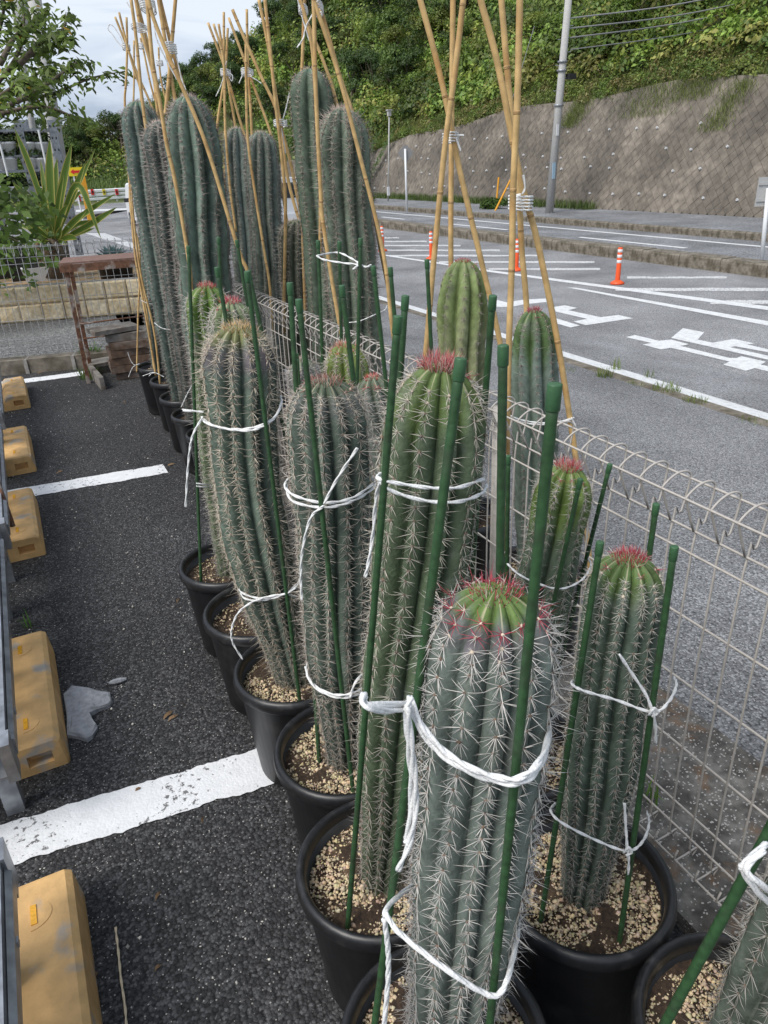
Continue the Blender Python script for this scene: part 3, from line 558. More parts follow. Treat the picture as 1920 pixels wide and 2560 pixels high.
cactus('potted_cactus', Bp['E'], planeD(512, 702, Bp['E']), .078, 'leaning cactus with straw-coloured crown, grey scar band and dense pale spines', ribs=12, body=(.105, .155, .125), young=(.16, .17, .07), crown=(.60, .42, .20), spine=(.80, .70, .56), slen=.025, space=.0195, per=12, thick=.00068, cork=1.0, ydepth=.032, mid=planeD(548, 1130, Bp['E'], .0), foot=.60, rib=.24, dens=4200, crown_n=70, dark_low=.3)
cactus('potted_cactus', Bp['E2'], planeD(497, 648, Bp['E2']), .056, 'pale spiny cactus with raspberry red crown just behind the straw-crowned one', ribs=11, body=(.13, .18, .12), young=(.2, .26, .12), crown=(.52, .06, .10), spine=(.80, .74, .66), slen=.024, space=.02, per=11, thick=.0007, ydepth=.05, dens=900, crown_n=70)
cactus('potted_cactus', Bp['E3'], planeD(446, 616, Bp['E3']), .062, 'fresh green ribbed cactus with rosy crown in front of the tall blue-green one', ribs=10, body=(.12, .18, .09), young=(.15, .25, .05), crown=(.55, .12, .10), spine=(.74, .70, .62), slen=.024, space=.022, per=10, thick=.0007, ydepth=.12, dens=900, crown_n=60)
cactus('potted_cactus', Bp['F'], planeD(1228, 1005, Bp['F']), .055, 'slim green cactus with tall pink-red crown close to the fence loops', ribs=11, body=(.095, .145, .10), young=(.16, .24, .06), crown=(.52, .10, .11), spine=(.70, .66, .58), slen=.018, space=.0195, per=11, thick=.0005, ydepth=.10, dens=3600, crown_n=110, crown_len=1.5, dark_low=.3)
cactus('potted_cactus', Bp['R'], planeD(803, 812, Bp['R']), .042, 'thin grey cactus with a small scarlet crown between the brown-crowned and pink-crowned ones', ribs=9, body=(.13, .17, .15), young=(.14, .18, .12), crown=(.58, .10, .08), spine=(.72, .66, .62), slen=.022, space=.02, per=10, thick=.00062, ydepth=.03, dens=900, crown_n=50, crown_len=.7)
cactus('potted_cactus', Bp['Q'], planeD(742, 742, Bp['Q']), .056, 'yellowish green spiny cactus with orange-pink crown inside the fence, three stakes round it', ribs=10, body=(.15, .20, .09), young=(.2, .27, .07), crown=(.62, .22, .14), spine=(.74, .68, .58), slen=.022, space=.021, per=10, thick=.00065, ydepth=.10, dens=700, crown_n=60)
cactus('potted_cactus', Bp['S'], planeD(650, 775, Bp['S']), .05, 'small grey cactus smothered in whitish spines beside the low green stakes', ribs=11, body=(.15, .18, .16), young=(.16, .2, .14), crown=(.5, .42, .36), spine=(.72, .68, .66), slen=.024, space=.018, per=11, thick=.0007, ydepth=.02, dens=500, crown_n=40)
_tb = Bp['T']
cactus('potted_cactus', _tb, np.array([_tb[0] + .20, _tb[1] - .01, .92]), .075, 'dark grey-green cactus with long pale needles cut off by a thick green stake', ribs=10, body=(.075, .105, .085), spine=(.72, .68, .60), slen=.027, space=.026, per=12, thick=.00058, rib=.2, dens=5200, foot=.8)
# outside the fence
cactus('potted_cactus', Bp['G'], planeD(1153, 668, Bp['G']), .066, 'smooth blue-green cactus with raspberry crown under the tripod with the lowest tie', ribs=9, body=(.14, .205, .175), young=(.13, .21, .08), crown=(.40, .06, .10), spine=(.52, .46, .42), slen=.02, space=.027, per=9, thick=.00055, ydepth=.09, foot=.8, dens=1500, crown_n=70, rib=.27, domef=2.0)
cactus('potted_cactus', Bp['H'], planeD(1000, 560, Bp['H']), .082, 'pale yellowish green cactus with short red crown under the single-tied bamboo tripod', ribs=9, body=(.23, .28, .145), young=(.24, .31, .12), crown=(.45, .05, .08), spine=(.52, .46, .42), slen=.019, space=.034, per=9, thick=.0006, ydepth=.16, foot=.8, dens=400, crown_n=70, rib=.26, crown_len=.8, domef=1.9)
cactus('potted_cactus', Bp['I'], planeD(737, 232, Bp['I']), .104, 'tall thick grey-green cactus standing right behind the three laced stakes', ribs=11, body=(.155, .22, .165), young=(.16, .22, .16), crown=(.42, .32, .28), spine=(.46, .41, .36), slen=.034, space=.026, per=10, thick=.0009, ydepth=.02, foot=.85, dens=300, crown_n=40, rib=.27, dark_low=.2, domef=1.7)
cactus('potted_cactus', Bp['J'], planeD(668, 148, Bp['J']), .092, 'tallest deep green cactus outside the fence, below the double-tied bamboo top', ribs=8, body=(.105, .165, .115), young=(.11, .17, .12), crown=(.42, .32, .28), spine=(.44, .39, .34), slen=.026, space=.026, per=9, thick=.0008, ydepth=.02, foot=.85, dens=300, crown_n=30, rib=.26, dark_low=.3)
cactus('potted_cactus', Bp['K'], planeD(640, 474, Bp['K']), .094, 'short broad olive-grey cactus among the tall ones outside the fence', ribs=12, body=(.12, .15, .105), young=(.13, .17, .1), crown=(.42, .35, .28), spine=(.52, .47, .40), slen=.026, space=.024, per=10, thick=.0009, ydepth=.02, foot=.9, dens=300, crown_n=40)
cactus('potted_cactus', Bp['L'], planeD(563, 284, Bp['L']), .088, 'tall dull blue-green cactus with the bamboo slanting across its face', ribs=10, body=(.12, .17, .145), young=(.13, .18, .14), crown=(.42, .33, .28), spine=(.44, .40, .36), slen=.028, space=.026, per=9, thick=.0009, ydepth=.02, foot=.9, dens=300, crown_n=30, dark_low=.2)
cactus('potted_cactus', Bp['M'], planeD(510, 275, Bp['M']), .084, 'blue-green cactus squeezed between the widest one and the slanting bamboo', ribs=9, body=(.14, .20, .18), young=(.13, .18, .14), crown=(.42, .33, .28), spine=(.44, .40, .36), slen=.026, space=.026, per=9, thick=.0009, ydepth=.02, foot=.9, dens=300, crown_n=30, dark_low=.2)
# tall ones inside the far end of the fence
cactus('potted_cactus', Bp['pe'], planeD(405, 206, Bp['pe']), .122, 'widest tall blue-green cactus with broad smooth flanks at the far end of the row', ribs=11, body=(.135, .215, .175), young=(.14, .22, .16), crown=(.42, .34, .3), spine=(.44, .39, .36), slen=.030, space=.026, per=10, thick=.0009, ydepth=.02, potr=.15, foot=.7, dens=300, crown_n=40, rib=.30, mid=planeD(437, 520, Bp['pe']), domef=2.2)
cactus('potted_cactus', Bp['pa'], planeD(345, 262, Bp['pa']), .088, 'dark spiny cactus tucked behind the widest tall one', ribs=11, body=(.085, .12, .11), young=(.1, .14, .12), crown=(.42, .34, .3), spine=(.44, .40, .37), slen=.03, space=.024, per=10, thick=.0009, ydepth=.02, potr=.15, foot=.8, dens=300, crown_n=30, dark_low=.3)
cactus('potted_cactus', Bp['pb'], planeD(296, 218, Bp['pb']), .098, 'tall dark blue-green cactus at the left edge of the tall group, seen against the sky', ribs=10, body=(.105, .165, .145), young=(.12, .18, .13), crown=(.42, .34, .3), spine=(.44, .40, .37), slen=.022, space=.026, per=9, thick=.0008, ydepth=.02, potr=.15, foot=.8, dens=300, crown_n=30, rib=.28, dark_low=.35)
def bare(k, dx, dy, h, lab):
    b = Bp[k]; cactus('potted_cactus', b, np.array([b[0] + dx, b[1] + dy, h]), .075, lab, ribs=10, body=(.10, .15, .13), spine=(.44, .40, .37), slen=.02, space=.03, per=8, thick=.0009, potr=.15, dens=300, crown_n=20, ydepth=.02)
bare('pc', .10, .05, 1.35, 'shaded cactus in the last pot but one before the timber stack')
bare('pd', .12, .05, 1.25, 'shaded cactus in the pot beside the timber stack')

# ------------------------------------------------------------------ green stakes
def stake(top, bot, r, label, group):
    top = np.asarray(top, float); bot = np.asarray(bot, float); d = unit(top - bot); L = np.linalg.norm(top - bot)
    r = r * .88; t = thing('plant_stake', bot, label, 'stake', group); mb = MB(); n = max(14, int(L / .025)); ss = np.linspace(0, L - r, n)
    rr = r * (1 + .05 * (np.arange(n) % 2)); mb.tube([bot + d * q for q in ss], rr, 12); mb.build('rod', STAKE, t, True)
    mb = MB(); cl = r * 4.4; c0 = top - d * cl
    mb.tube([c0, c0 + d * r * .12, top - d * r * .3, top - d * r * .08, top], [r * 1.14, r * 1.22, r * 1.22, r * 1.15, r * 1.0], 18); mb.build('cap', CAP, t, True)
    for f in t.children[-1].data.polygons: f.use_smooth = len(f.vertices) == 4
def bot_on(topD, lowD, base, ot, ob, z=ZSOIL - .02):
    """stake from its cap pixel through a lower pixel down into the soil"""
    a = planeD(*topD, base, ot); b = planeD(*lowD, base, ob); return a, a + (b - a) * ((z - a[2]) / (b[2] - a[2]))
ST = dict(
 A=('the stout white-spined cactus', .0056, [((1199, 828), (1060, 2190), .10, .10, 'front'), ((996, 773), (815, 2170), -.03, .05, 'lot'), ((1087, 745), (1080, 1240), -.10, -.10, 'back')]),
 C=('the pink-crowned bright green cactus', .0054, [((860, 682), (757, 1930), .10, .10, 'front'), ((876, 638), (868, 760), -.10, -.10, 'back'), ((1065, 638), (1048, 860), -.06, -.08, 'fence')]),
 D=('the brown-crowned cactus', .0054, [((645, 646), (760, 1685), .10, .10, 'front'), ((626, 610), (685, 1570), -.03, .0, 'lot'), ((738, 616), (765, 830), -.09, -.09, 'back')]),
 E=('the leaning straw-crowned cactus', .0054, [((533, 586), (646, 1500), .10, .10, 'front'), ((536, 584), (562, 700), -.08, -.08, 'fence'), ((468, 577), (490, 700), -.1, -.1, 'back')]),
 E3=('the rosy-crowned green cactus', .0054, [((407, 531), (433, 1222), .06, .08, 'lot'), ((472, 512), (476, 590), -.10, -.10, 'back'), ((511, 518), (528, 620), -.07, -.07, 'fence')]),
 Q=('the yellowish cactus, laced to its neighbours with twine', .0052, [((687, 519), (697, 790), -.06, -.06, 'lot'), ((733, 521), (738, 760), -.10, -.10, 'back'), ((779, 514), (774, 720), .06, .06, 'fence')]),
 R=('the thin scarlet-crowned cactus', .005, [((843, 577), (853, 690), -.06, -.06, 'back'), ((806, 574), (836, 845), .06, .06, 'front'), ((922, 560), (931, 740), -.08, -.08, 'fence')]),
 S=('the small whitish-spined cactus, shorter than other stakes', .0040, [((571, 760), (574, 850), .05, .05, 'lot'), ((632, 742), (636, 800), -.08, -.08, 'back'), ((642, 763), (648, 840), .06, .06, 'fence')]),
 F=('the slim cactus close to the fence loops', .0049, [((1318, 1002), (1205, 1450), -.04, -.04, 'fence'), ((1254, 1034), (1175, 1400), .09, .09, 'front'), ((1098, 984), (1096, 1150), -.07, -.07, 'back')]),
 B=('the dark green cactus beside the fence', .0052, [((1297, 1170), (1183, 1895), .04, .05, 'lot'), ((1457, 1180), (1347, 1970), .10, .10, 'front'), ((1418, 1088), (1405, 1180), -.11, -.11, 'fence')]),
)
SIDEW = dict(front='green stake in front of ', lot='green stake on the parking side of ', back='green stake behind ', fence='green stake on the fence side of ')
for k, (lab, r, L) in ST.items():
    for (a, b, oa, ob, wh) in L:
        p, q = bot_on(a, b, Bp[k], oa, ob); stake(p, q, r, SIDEW[wh] + lab, 'green plant stakes')
p, q = bot_on((1720, 1690), (1440, 2205), Bp['T'], .10, .10); stake(p, q, .0072, 'thickest green stake slanting across the corner pot', 'green plant stakes')

# ------------------------------------------------------------------ bamboo
def bamboo(pts, r, label, group):
    P = spline(pts, 40); L = np.sum(np.linalg.norm(np.diff(P, axis=0), axis=1)); t = thing('bamboo_pole', P[-1], label, 'bamboo pole', group)
    nn = max(2, int(L / .27)); r = r * .64; kn = sorted(random.uniform(.03, .97) for _ in range(0)) or [(i + random.uniform(.2, .8)) / nn for i in range(nn)]
    u = np.linspace(0, 1, 40); mb = MB(); mb.tube(P, r * (.94 + .12 * u), 10); mb.build('culm', BAMBOO, t, True)
    for k in kn:
        i = k * 39; a = int(i); c = P[a] + (P[min(a + 1, 39)] - P[a]) * (i - a); d = unit(P[min(a + 1, 39)] - P[max(a - 1, 0)]); R_ = r * (.94 + .12 * k)
        mb = MB(); mb.tube([c - d * .005, c - d * .0015, c, c + d * .0015, c + d * .004], [R_ * 1.005, R_ * 1.11, R_ * 1.02, R_ * 1.08, R_ * 1.005], 10); mb.build('node', NODE, t, True)
c7 = lambda x, y: ((280 + x * .16878) / DS, y * .16878 / DS)
c2 = lambda x, y: ((480 + x * .38577) / DS, y * .38577 / DS)
c1 = lambda x, y: (x * .38577 / DS, y * .38577 / DS)
c3 = lambda x, y: ((900 + x * .61483) / DS, y * .61483 / DS)
cc4 = lambda x, y: (x * .38577 / DS, (560 + y * .38577) / DS)
c8 = lambda x, y: ((540 + x * .28933) / DS, (560 + y * .28944) / DS)
BA = [
 ('G', 'bamboo pole of the tripod with the low tie, over the raspberry-crowned cactus', .0125, [
   ([c3(652, -60), c3(650, 0), c3(640, 400), c3(622, 790), (1106, 560), (1098, 800), (1092, 1200)], .10),
   ([c3(475, -60), c3(490, 0), c3(560, 260), c3(630, 620), c3(668, 790), (1165, 540), (1215, 800), (1268, 1160), (1275, 1240)], .05),
   ([c3(570, -60), c3(575, 0), c3(600, 300), c3(645, 780), (1127, 540), (1137, 655), (1150, 900)], -.11)]),
 ('H', 'bamboo pole of the single-tied tripod over the pale green cactus', .0135, [
   ([c3(230, -60), c3(245, 0), c3(310, 240), c3(362, 470), c3(405, 690), (1037, 553), (1075, 715), (1110, 900)], .06),
   ([c3(379, -60), c3(378, 0), c3(372, 560), (974, 550), (978, 800)], -.11),
   ([c3(428, -60), c3(420, 0), c3(385, 300), c3(345, 600), c3(315, 900), (932, 620), (908, 900)], .09)]),
 ('I', 'bamboo pole of the tripod over the tall thick grey-green cactus', .0125, [
   ([c2(775, -60), c2(795, 20), c2(940, 450), c2(1075, 960), c2(1240, 1640), c8(1530, 960), (880, 900)], .12),
   ([c2(785, -40), c2(790, 60), c2(803, 600), c2(835, 1260), c8(935, 60), c8(1060, 830), (770, 900)], .12),
   ([c2(770, -60), c2(840, 80), c2(960, 500), c2(1090, 900), c2(1210, 1560), (845, 660), (865, 800)], -.10)]),
 ('J', 'bamboo pole of the double-tied bundle over the tallest deep green cactus', .0115, [
   ([c2(735, -60), c2(727, 60), c2(715, 400), c2(700, 900), (660, 700)], -.11),
   ([c2(690, -40), c2(735, 110), c2(780, 330), c2(805, 700), c2(830, 1200), c8(900, 300)], .10),
   ([c2(690, -60), c2(715, 60), c2(860, 420), c2(930, 640), c2(1000, 1000), (770, 560)], -.08)]),
 ('K', 'bamboo pole of the bundle tied beside the tallest cactus', .0125, [
   ([c2(430, -20), c2(500, 330), c2(570, 780), c2(640, 1060), c2(700, 1360), (680, 600)], .04),
   ([c2(470, -20), c2(505, 300), c2(540, 650), c2(590, 1100), c2(606, 1380), (612, 720)], .09),
   ([c2(262, 62), c2(345, 260), c2(450, 500), c2(560, 760), c2(640, 1240), (700, 640)], -.09),
   ]),
 ('L', 'bamboo pole of the bundle with a knotted tie over the dull blue-green cactus', .0115, [
   ([c2(238, 115), c2(340, 390), c2(430, 640), c2(505, 850), c2(560, 1100), (640, 600)], -.09),
   ([c2(355, 60), c2(362, 400), c2(385, 800), c2(400, 1200)], -.11),
   ([c2(350, 240), c2(351, 480), c2(362, 900), c2(410, 1260), c2(470, 1640), c8(470, 600), (590, 800)], .10)]),
 ('M', 'bamboo pole of the five-stick bundle standing against the ridge of the hill', .0115, [
   ([c2(104, 148), c2(195, 390), c2(260, 600), c2(340, 870), (580, 420)], .04),
   ([c2(140, 155), c2(205, 400), c2(215, 800), c2(245, 1200), c2(285, 1500)], .09),
   ([c2(172, 155), c2(215, 420), c2(270, 750), c2(330, 1100)], -.09),
   ([c2(206, 78), c2(208, 440), c2(215, 850), c2(210, 1300)], .0),
   ([c2(232, 182), c2(215, 470), c2(170, 760), c2(150, 1000)], -.04)]),
 ('pe', 'bamboo pole of the thick tall tripod straddling the widest blue-green cactus', .0125, [
   ([c7(505, -100), c7(530, 120), c7(600, 900), c7(700, 1450), c7(810, 2133), c1(1130, 1150), c1(1210, 1600), cc4(1240, 420), cc4(1250, 900)], .13),
   ([c7(520, -100), c7(590, 200), c7(780, 700), c7(1000, 1200), c7(1390, 2133), c1(1540, 1600), c8(270, 400), c8(330, 620)], .14),
   ([c7(680, -60), c7(790, 620), c7(900, 1290), c7(1000, 1800)], -.13),
   ([c7(700, -60), c7(830, 480), c7(940, 900), c7(1060, 1290), c7(1200, 1800)], -.15),
   ([c7(945, -60), c7(885, 650), c7(840, 1200), c7(790, 1700)], -.12)]),
 ('pb', 'bamboo pole of the tripod leaning over the dark cactus seen against the sky', .0125, [
   ([c7(275, -60), c7(350, 500), c7(400, 1000), c7(450, 1500), c7(540, 2133), c1(1000, 1100), c1(1080, 1650), cc4(1130, 400), cc4(1180, 800), cc4(1240, 1310)], .10),
   ([c7(340, -60), c7(430, 450), c7(560, 900), c7(650, 1300), c7(760, 1800)], -.10),
   ([c7(350, -60), c7(480, 450), c7(590, 900), c7(640, 1300), c7(700, 1900)], -.12)]),
 ('pc', 'slim bamboo pole of the bundle with a long twine loop at its tie', .0095, [
   ([c7(45, 250), c7(210, 660), c7(380, 1100), c7(600, 1600), c1(1060, 900)], .02),
   ([c7(105, 185), c7(215, 640), c7(330, 1050), c7(430, 1500), c1(850, 1100), cc4(900, 250), cc4(1000, 700), cc4(1040, 1060)], .12),
   ([c7(215, 255), c7(225, 700), c7(205, 1250), c7(190, 1540), c1(830, 1050), c1(870, 1600), cc4(900, 340), cc4(980, 800), cc4(1010, 980)], .09)]),
 ('pd', 'slim bamboo pole tied to the last pot rim beside the timber stack', .0085, [
   ([c7(420, 560), c7(470, 760), c7(560, 1200), c7(640, 1500)], -.05), ([c7(690, 700), c7(700, 940), c7(730, 1200), c7(800, 1500)], -.05),
   ([c7(325, 600), c7(322, 1380), c1(840, 1300), cc4(905, 180), cc4(895, 600), cc4(888, 900), cc4(887, 960)], .10), ([c1(850, 1100), cc4(855, 0), cc4(885, 250), cc4(950, 560), cc4(1000, 960)], .11)]),
]
LEGW = ['parking-side', 'road-side', 'rear', 'second rear', 'third rear']
for k, lab, r, L in BA:
    for i, (pts, off) in enumerate(L): bamboo([planeD(x, y, Bp[k], off) for x, y in pts], r, LEGW[i] + ' ' + lab, 'bamboo poles over the tall cacti')

# ------------------------------------------------------------------ twine
def twine(pts, r, label, n=None, strands=2, m=ROPE, more=()):
    r = r * .80
    """one rope: strands twisted round each other along each polyline"""
    mb = MB()
    for q in [pts] + list(more):
        P0 = np.asarray(q, float); L = np.sum(np.linalg.norm(np.diff(P0, axis=0), axis=1)); nn = n or int(np.clip(L / (r * 1.1), 12, 150)); P = spline(P0, nn)
        t = np.gradient(P, axis=0); t /= np.maximum(np.linalg.norm(t, axis=1)[:, None], 1e-9); a = np.cross(t, [.2, .1, 1.]); a /= np.maximum(np.linalg.norm(a, axis=1)[:, None], 1e-9); b = np.cross(t, a)
        ph = np.linspace(0, L / (r * 24) * 2 * np.pi, nn)
        for s in range(strands):
            x = ph + s * 2 * np.pi / strands; mb.tube(P + (np.cos(x)[:, None] * a + np.sin(x)[:, None] * b) * r * .42, r * .68 * (1 + .08 * np.sin(ph * 2.3 + s)), 6)
    return mb.build('twine', m, None, True, label=label, cat='twine')
def TW(k, r, label, polys, strands=2):
    Q = [[planeD(x, y, Bp[k], o) for x, y, o in p] for p in polys]; return twine(Q[0], r, label, strands=strands, more=Q[1:])
TW('A', .0042, 'thick white twine with two loose ends, high on the stout white-spined cactus', [
  [(880, 1512, .07), (905, 1570, .085), (945, 1622, .095), (1000, 1660, .11), (1060, 1684, .115), (1118, 1692, .125), (1160, 1665, .11), (1182, 1610, .06), (1186, 1570, .0)],
  [(884, 1505, .07), (915, 1572, .09), (960, 1622, .10), (1010, 1655, .114), (1070, 1678, .12), (1122, 1680, .128), (1165, 1645, .11), (1184, 1590, .05), (1180, 1555, -.03)],
  [(786, 1498, .10), (783, 1518, .115), (800, 1530, .12), (840, 1536, .10), (878, 1530, .08)], [(786, 1505, .09), (800, 1522, .11), (880, 1520, .08)],
  [(878, 1520, .085), (880, 1580, .09), (886, 1650, .085), (889, 1720, .08), (881, 1800, .08), (876, 1818, .08)], [(886, 1505, .09), (882, 1545, .095), (893, 1640, .09), (899, 1730, .085), (888, 1810, .085), (860, 1880, .085)]])
TW('A', .0042, 'thick white twine looped low round the stout white-spined cactus', [
  [(892, 1912, .0), (862, 1935, .03), (835, 1962, .06), (832, 1980, .07)], [(832, 1972, .07), (860, 2012, .085), (920, 2062, .105), (980, 2105, .12), (1040, 2142, .125), (1074, 2150, .125), (1096, 2115, .11), (1112, 2050, .06), (1120, 1990, 0), (1110, 1940, -.04)],
  [(830, 1985, .07), (838, 2050, .07), (838, 2120, .07), (828, 2230, .07)]], strands=3)
TW('B', .0029, 'white twine knotted round the middle of the dark green fence-side cactus', [
  [(1238, 1470, .02), (1236, 1478, .06), (1260, 1492, .08), (1330, 1512, .095), (1410, 1538, .11), (1445, 1515, .09), (1461, 1480, .02), (1455, 1462, -.05)],
  [(1410, 1538, .112), (1395, 1500, .105), (1365, 1455, .10), (1338, 1414, .10)], [(1405, 1532, .115), (1412, 1545, .118), (1416, 1575, .11), (1416, 1605, .10)], [(1402, 1545, .118), (1412, 1530, .12), (1420, 1540, .116), (1408, 1548, .118)]])
TW('B', .0029, 'white twine knotted low round the dark green cactus beside the fence', [
  [(1200, 1735, .0), (1190, 1752, .05), (1215, 1778, .08), (1290, 1816, .1), (1355, 1838, .115), (1388, 1818, .09), (1402, 1780, .03), (1398, 1755, -.03)],
  [(1355, 1836, .117), (1352, 1790, .11), (1349, 1735, .105)], [(1356, 1836, .118), (1358, 1860, .115), (1357, 1888, .11)], [(1347, 1842, .12), (1357, 1830, .122), (1364, 1842, .12), (1352, 1848, .12)]])
TW('C', .0034, 'white twine wound twice round the pink-crowned bright green cactus and its stake', [
  [(822, 1022, .08), (818, 1034, .10), (860, 1044, .10), (930, 1054, .095), (990, 1053, .08), (1046, 1034, .02)], [(820, 1040, .10), (850, 1062, .10), (920, 1082, .095), (990, 1084, .08), (1040, 1066, .03), (1052, 1048, -.02)],
  [(822, 1030, .09), (812, 1080, .07), (806, 1150, .06), (797, 1210, .06), (789, 1246, .06)]])
TW('D', .0034, 'white twine with an upright end, round the middle of the brown-crowned cactus', [
  [(622, 1035, .0), (616, 1052, .04), (640, 1072, .085), (700, 1086, .10), (760, 1076, .085), (806, 1046, .02)], [(618, 1046, .02), (632, 1082, .07), (700, 1096, .10), (762, 1082, .085), (808, 1052, .01), (804, 1030, -.04)],
  [(700, 1088, .11), (728, 1035, .11), (772, 968, .12)], [(700, 1092, .11), (672, 1118, .10), (655, 1180, .09), (650, 1240, .08), (652, 1296, .08)]])
TW('D', .0034, 'white twine slung low round the brown-crowned cactus', [
  [(664, 1432, .0), (664, 1456, .05), (682, 1486, .08), (725, 1506, .10), (768, 1502, .10), (802, 1478, .06), (816, 1440, .0)], [(660, 1440, .0), (672, 1474, .06), (720, 1500, .10), (770, 1494, .10), (808, 1462, .03)], [(756, 1506, .11), (768, 1474, .10), (796, 1440, .09)]], strands=2)
TW('E', .0032, 'white twine with a hanging end, high on the leaning straw-crowned cactus', [
  [(436, 900, .0), (446, 914, .06), (490, 926, .09), (540, 925, .10), (585, 908, .09), (606, 880, .03), (607, 855, -.03)], [(438, 905, .02), (470, 922, .08), (540, 930, .105), (590, 906, .085), (610, 865, .0)],
  [(437, 902, .04), (415, 945, .06), (406, 1010, .06), (401, 1095, .06)], [(395, 887, .0), (418, 888, .0), (440, 890, .0)]])
TW('E', .0032, 'white twine with a curling end, low on the leaning straw-crowned cactus', [
  [(516, 1255, .0), (520, 1278, .05), (560, 1292, .085), (610, 1284, .10), (640, 1268, .09), (656, 1238, .02)], [(514, 1262, .0), (528, 1292, .06), (570, 1296, .085), (620, 1280, .10), (656, 1246, .04)],
  [(640, 1290, .06), (612, 1284, .10), (560, 1294, .09), (520, 1318, .09), (502, 1352, .09), (502, 1386, .09), (524, 1424, .09)]])
TW('E3', .003, 'short white twine lashing the foremost left stake to the rosy-crowned cactus', [[(424, 1044, .08), (440, 1046, .07), (462, 1048, .03)], [(424, 1050, .08), (440, 1052, .07), (462, 1050, .03)]])
TW('F', .0026, 'white twine round the slim cactus close to the fence', [[(1096, 1218, .0), (1120, 1240, .05), (1160, 1260, .075), (1210, 1272, .08), (1255, 1254, .05), (1276, 1222, .0), (1270, 1205, -.04)], [(1276, 1222, .01), (1278, 1240, .01)]])
TW('G', .003, 'white twine round the raspberry-crowned cactus and its leaning bamboo', [[(1096, 896, .06), (1130, 908, .08), (1180, 914, .085), (1236, 906, .06)], [(1096, 902, .06), (1150, 916, .085), (1200, 914, .08), (1240, 902, .05)], [(1234, 902, .06), (1244, 922, .06)]])
TW('Q', .003, 'white twine laced round the trio of stakes near their tops', [[(684, 553, -.05), (700, 549, -.07), (732, 546, -.10), (762, 560, -.0), (788, 576, .06), (802, 572, .06)], [(684, 553, -.05), (700, 561, -.04), (740, 568, .0), (772, 572, .06), (762, 582, .06)]])
TW('I', .0028, 'white twine sagging from the tall thick grey-green cactus to its bamboo', [[(752, 697, .10), (775, 694, .11), (800, 684, .10), (830, 670, .06), (836, 660, .02)]])
TW('pc', .0025, 'white twine loop round bamboo and dark cactus above the far pots', [[cc4(915, 495) + (.12,), cc4(960, 515) + (.12,), cc4(1025, 520) + (.1,)]])
TW('pb', .0028, 'white twine drawn across the tall dark cactus above the far pots', [[cc4(1000, 640) + (.11,), cc4(1040, 670) + (.12,), cc4(1090, 684) + (.12,), cc4(1140, 680) + (.1,)]])
TW('pe', .003, 'white twine running from the far pot rim to the pale-spined cactus', [[cc4(1180, 1200) + (.12,), cc4(1240, 1206) + (.2,), cc4(1300, 1205) + (.3,)], [cc4(1175, 1185) + (.12,), cc4(1220, 1090) + (.15,), cc4(1275, 1000) + (.2,)]])
TW('pd', .0026, 'white twine bow tied at the rim of the pot beside the timber stack', [[cc4(905, 905) + (.16,), cc4(870, 912) + (.17,), cc4(845, 880) + (.17,), cc4(828, 832) + (.17,)], [cc4(895, 908) + (.16,), cc4(860, 930) + (.17,), cc4(832, 992) + (.17,)]])
TW('pc', .0026, 'white twine tied at the rim of the second pot from the timber stack', [[cc4(925, 985) + (.16,), cc4(960, 972) + (.16,), cc4(1000, 962) + (.15,), cc4(1065, 992) + (.15,)], [cc4(965, 985) + (.16,), cc4(985, 968) + (.16,), cc4(1010, 965) + (.15,)]])
TW('T', .0042, 'thick white twine hung over the thickest green stake', [[(1655, 1822, .12), (1612, 1862, .14), (1604, 1880, .14), (1640, 1930, .14), (1690, 1975, .12)], [(1650, 1835, .14), (1612, 1878, .15), (1650, 1915, .15), (1690, 1950, .12)]], strands=3)
def lash(k, xy, w_, label, turns=4, off=.04, tails=()):
    """coils of twine round a bundle of poles"""
    c = planeD(*xy, Bp[k], 0); s = depth(c) / (FPX / DS); R_ = w_ * s / 2; P = []
    for i in range(turns * 16):
        a = i / 16 * 2 * math.pi; P.append(c + SIDE * R_ * math.cos(a) - FWD * (R_ * 1.0 + off * .4) * math.sin(a) + np.array([0, 0, (i / 16 - turns / 2) * .0075 + .004 * math.sin(a)]))
    mb_more = [[planeD(x, y, Bp[k], R_ + off * .4) for x, y in t] for t in tails]
    twine(P, .0036, label, n=turns * 22, more=mb_more)
lash('G', (1124, 437), 42, 'white twine lashing low on the tripod of the raspberry-crowned cactus', 5, .16, [[(1128, 420), (1134, 405), (1130, 378)]])
lash('H', (973, 298), 32, 'white twine lashing with frayed ends on the tripod of the pale green cactus', 4, .12, [[(988, 292), (1002, 292)], [(985, 298), (990, 312), (995, 326)]])
lash('I', c2(815, 55), 22, 'white twine lashing on the tripod of the tall thick grey-green cactus', 4, .2, [[c2(800, 30), c2(830, -20)], [c2(800, 60), c2(740, 170), c2(720, 250), c2(680, 310)]])
lash('J', c2(720, 65), 18, 'white twine lashing with a thin end on the bundle over the tallest cactus', 4, .1, [[c2(700, 60), c2(685, 0)], [c2(710, 100), c2(760, 260), c2(790, 330)]])
lash('K', c2(573, 800), 27, 'white twine lashing on the four-legged bundle with one long hanging end', 4, .1, [[c2(590, 770), c2(610, 700), c2(632, 600)], [c2(580, 830), c2(595, 920), c2(606, 995)]])
lash('L', c2(358, 468), 24, 'white twine lashing on the bundle over the dull blue-green cactus', 4, .1, [[c2(345, 480), c2(352, 530), c2(350, 585)], [c2(330, 480), c2(305, 540)], [c2(385, 500), c2(420, 520), c2(448, 540)]])
lash('M', c2(218, 475), 20, 'white twine lashing with a loop on the five-stick bundle', 5, .1, [[c2(205, 500), c2(185, 560), c2(155, 625)], [c2(235, 470), c2(262, 490), c2(258, 525), c2(240, 500)], [c2(205, 460), c2(225, 395)]])
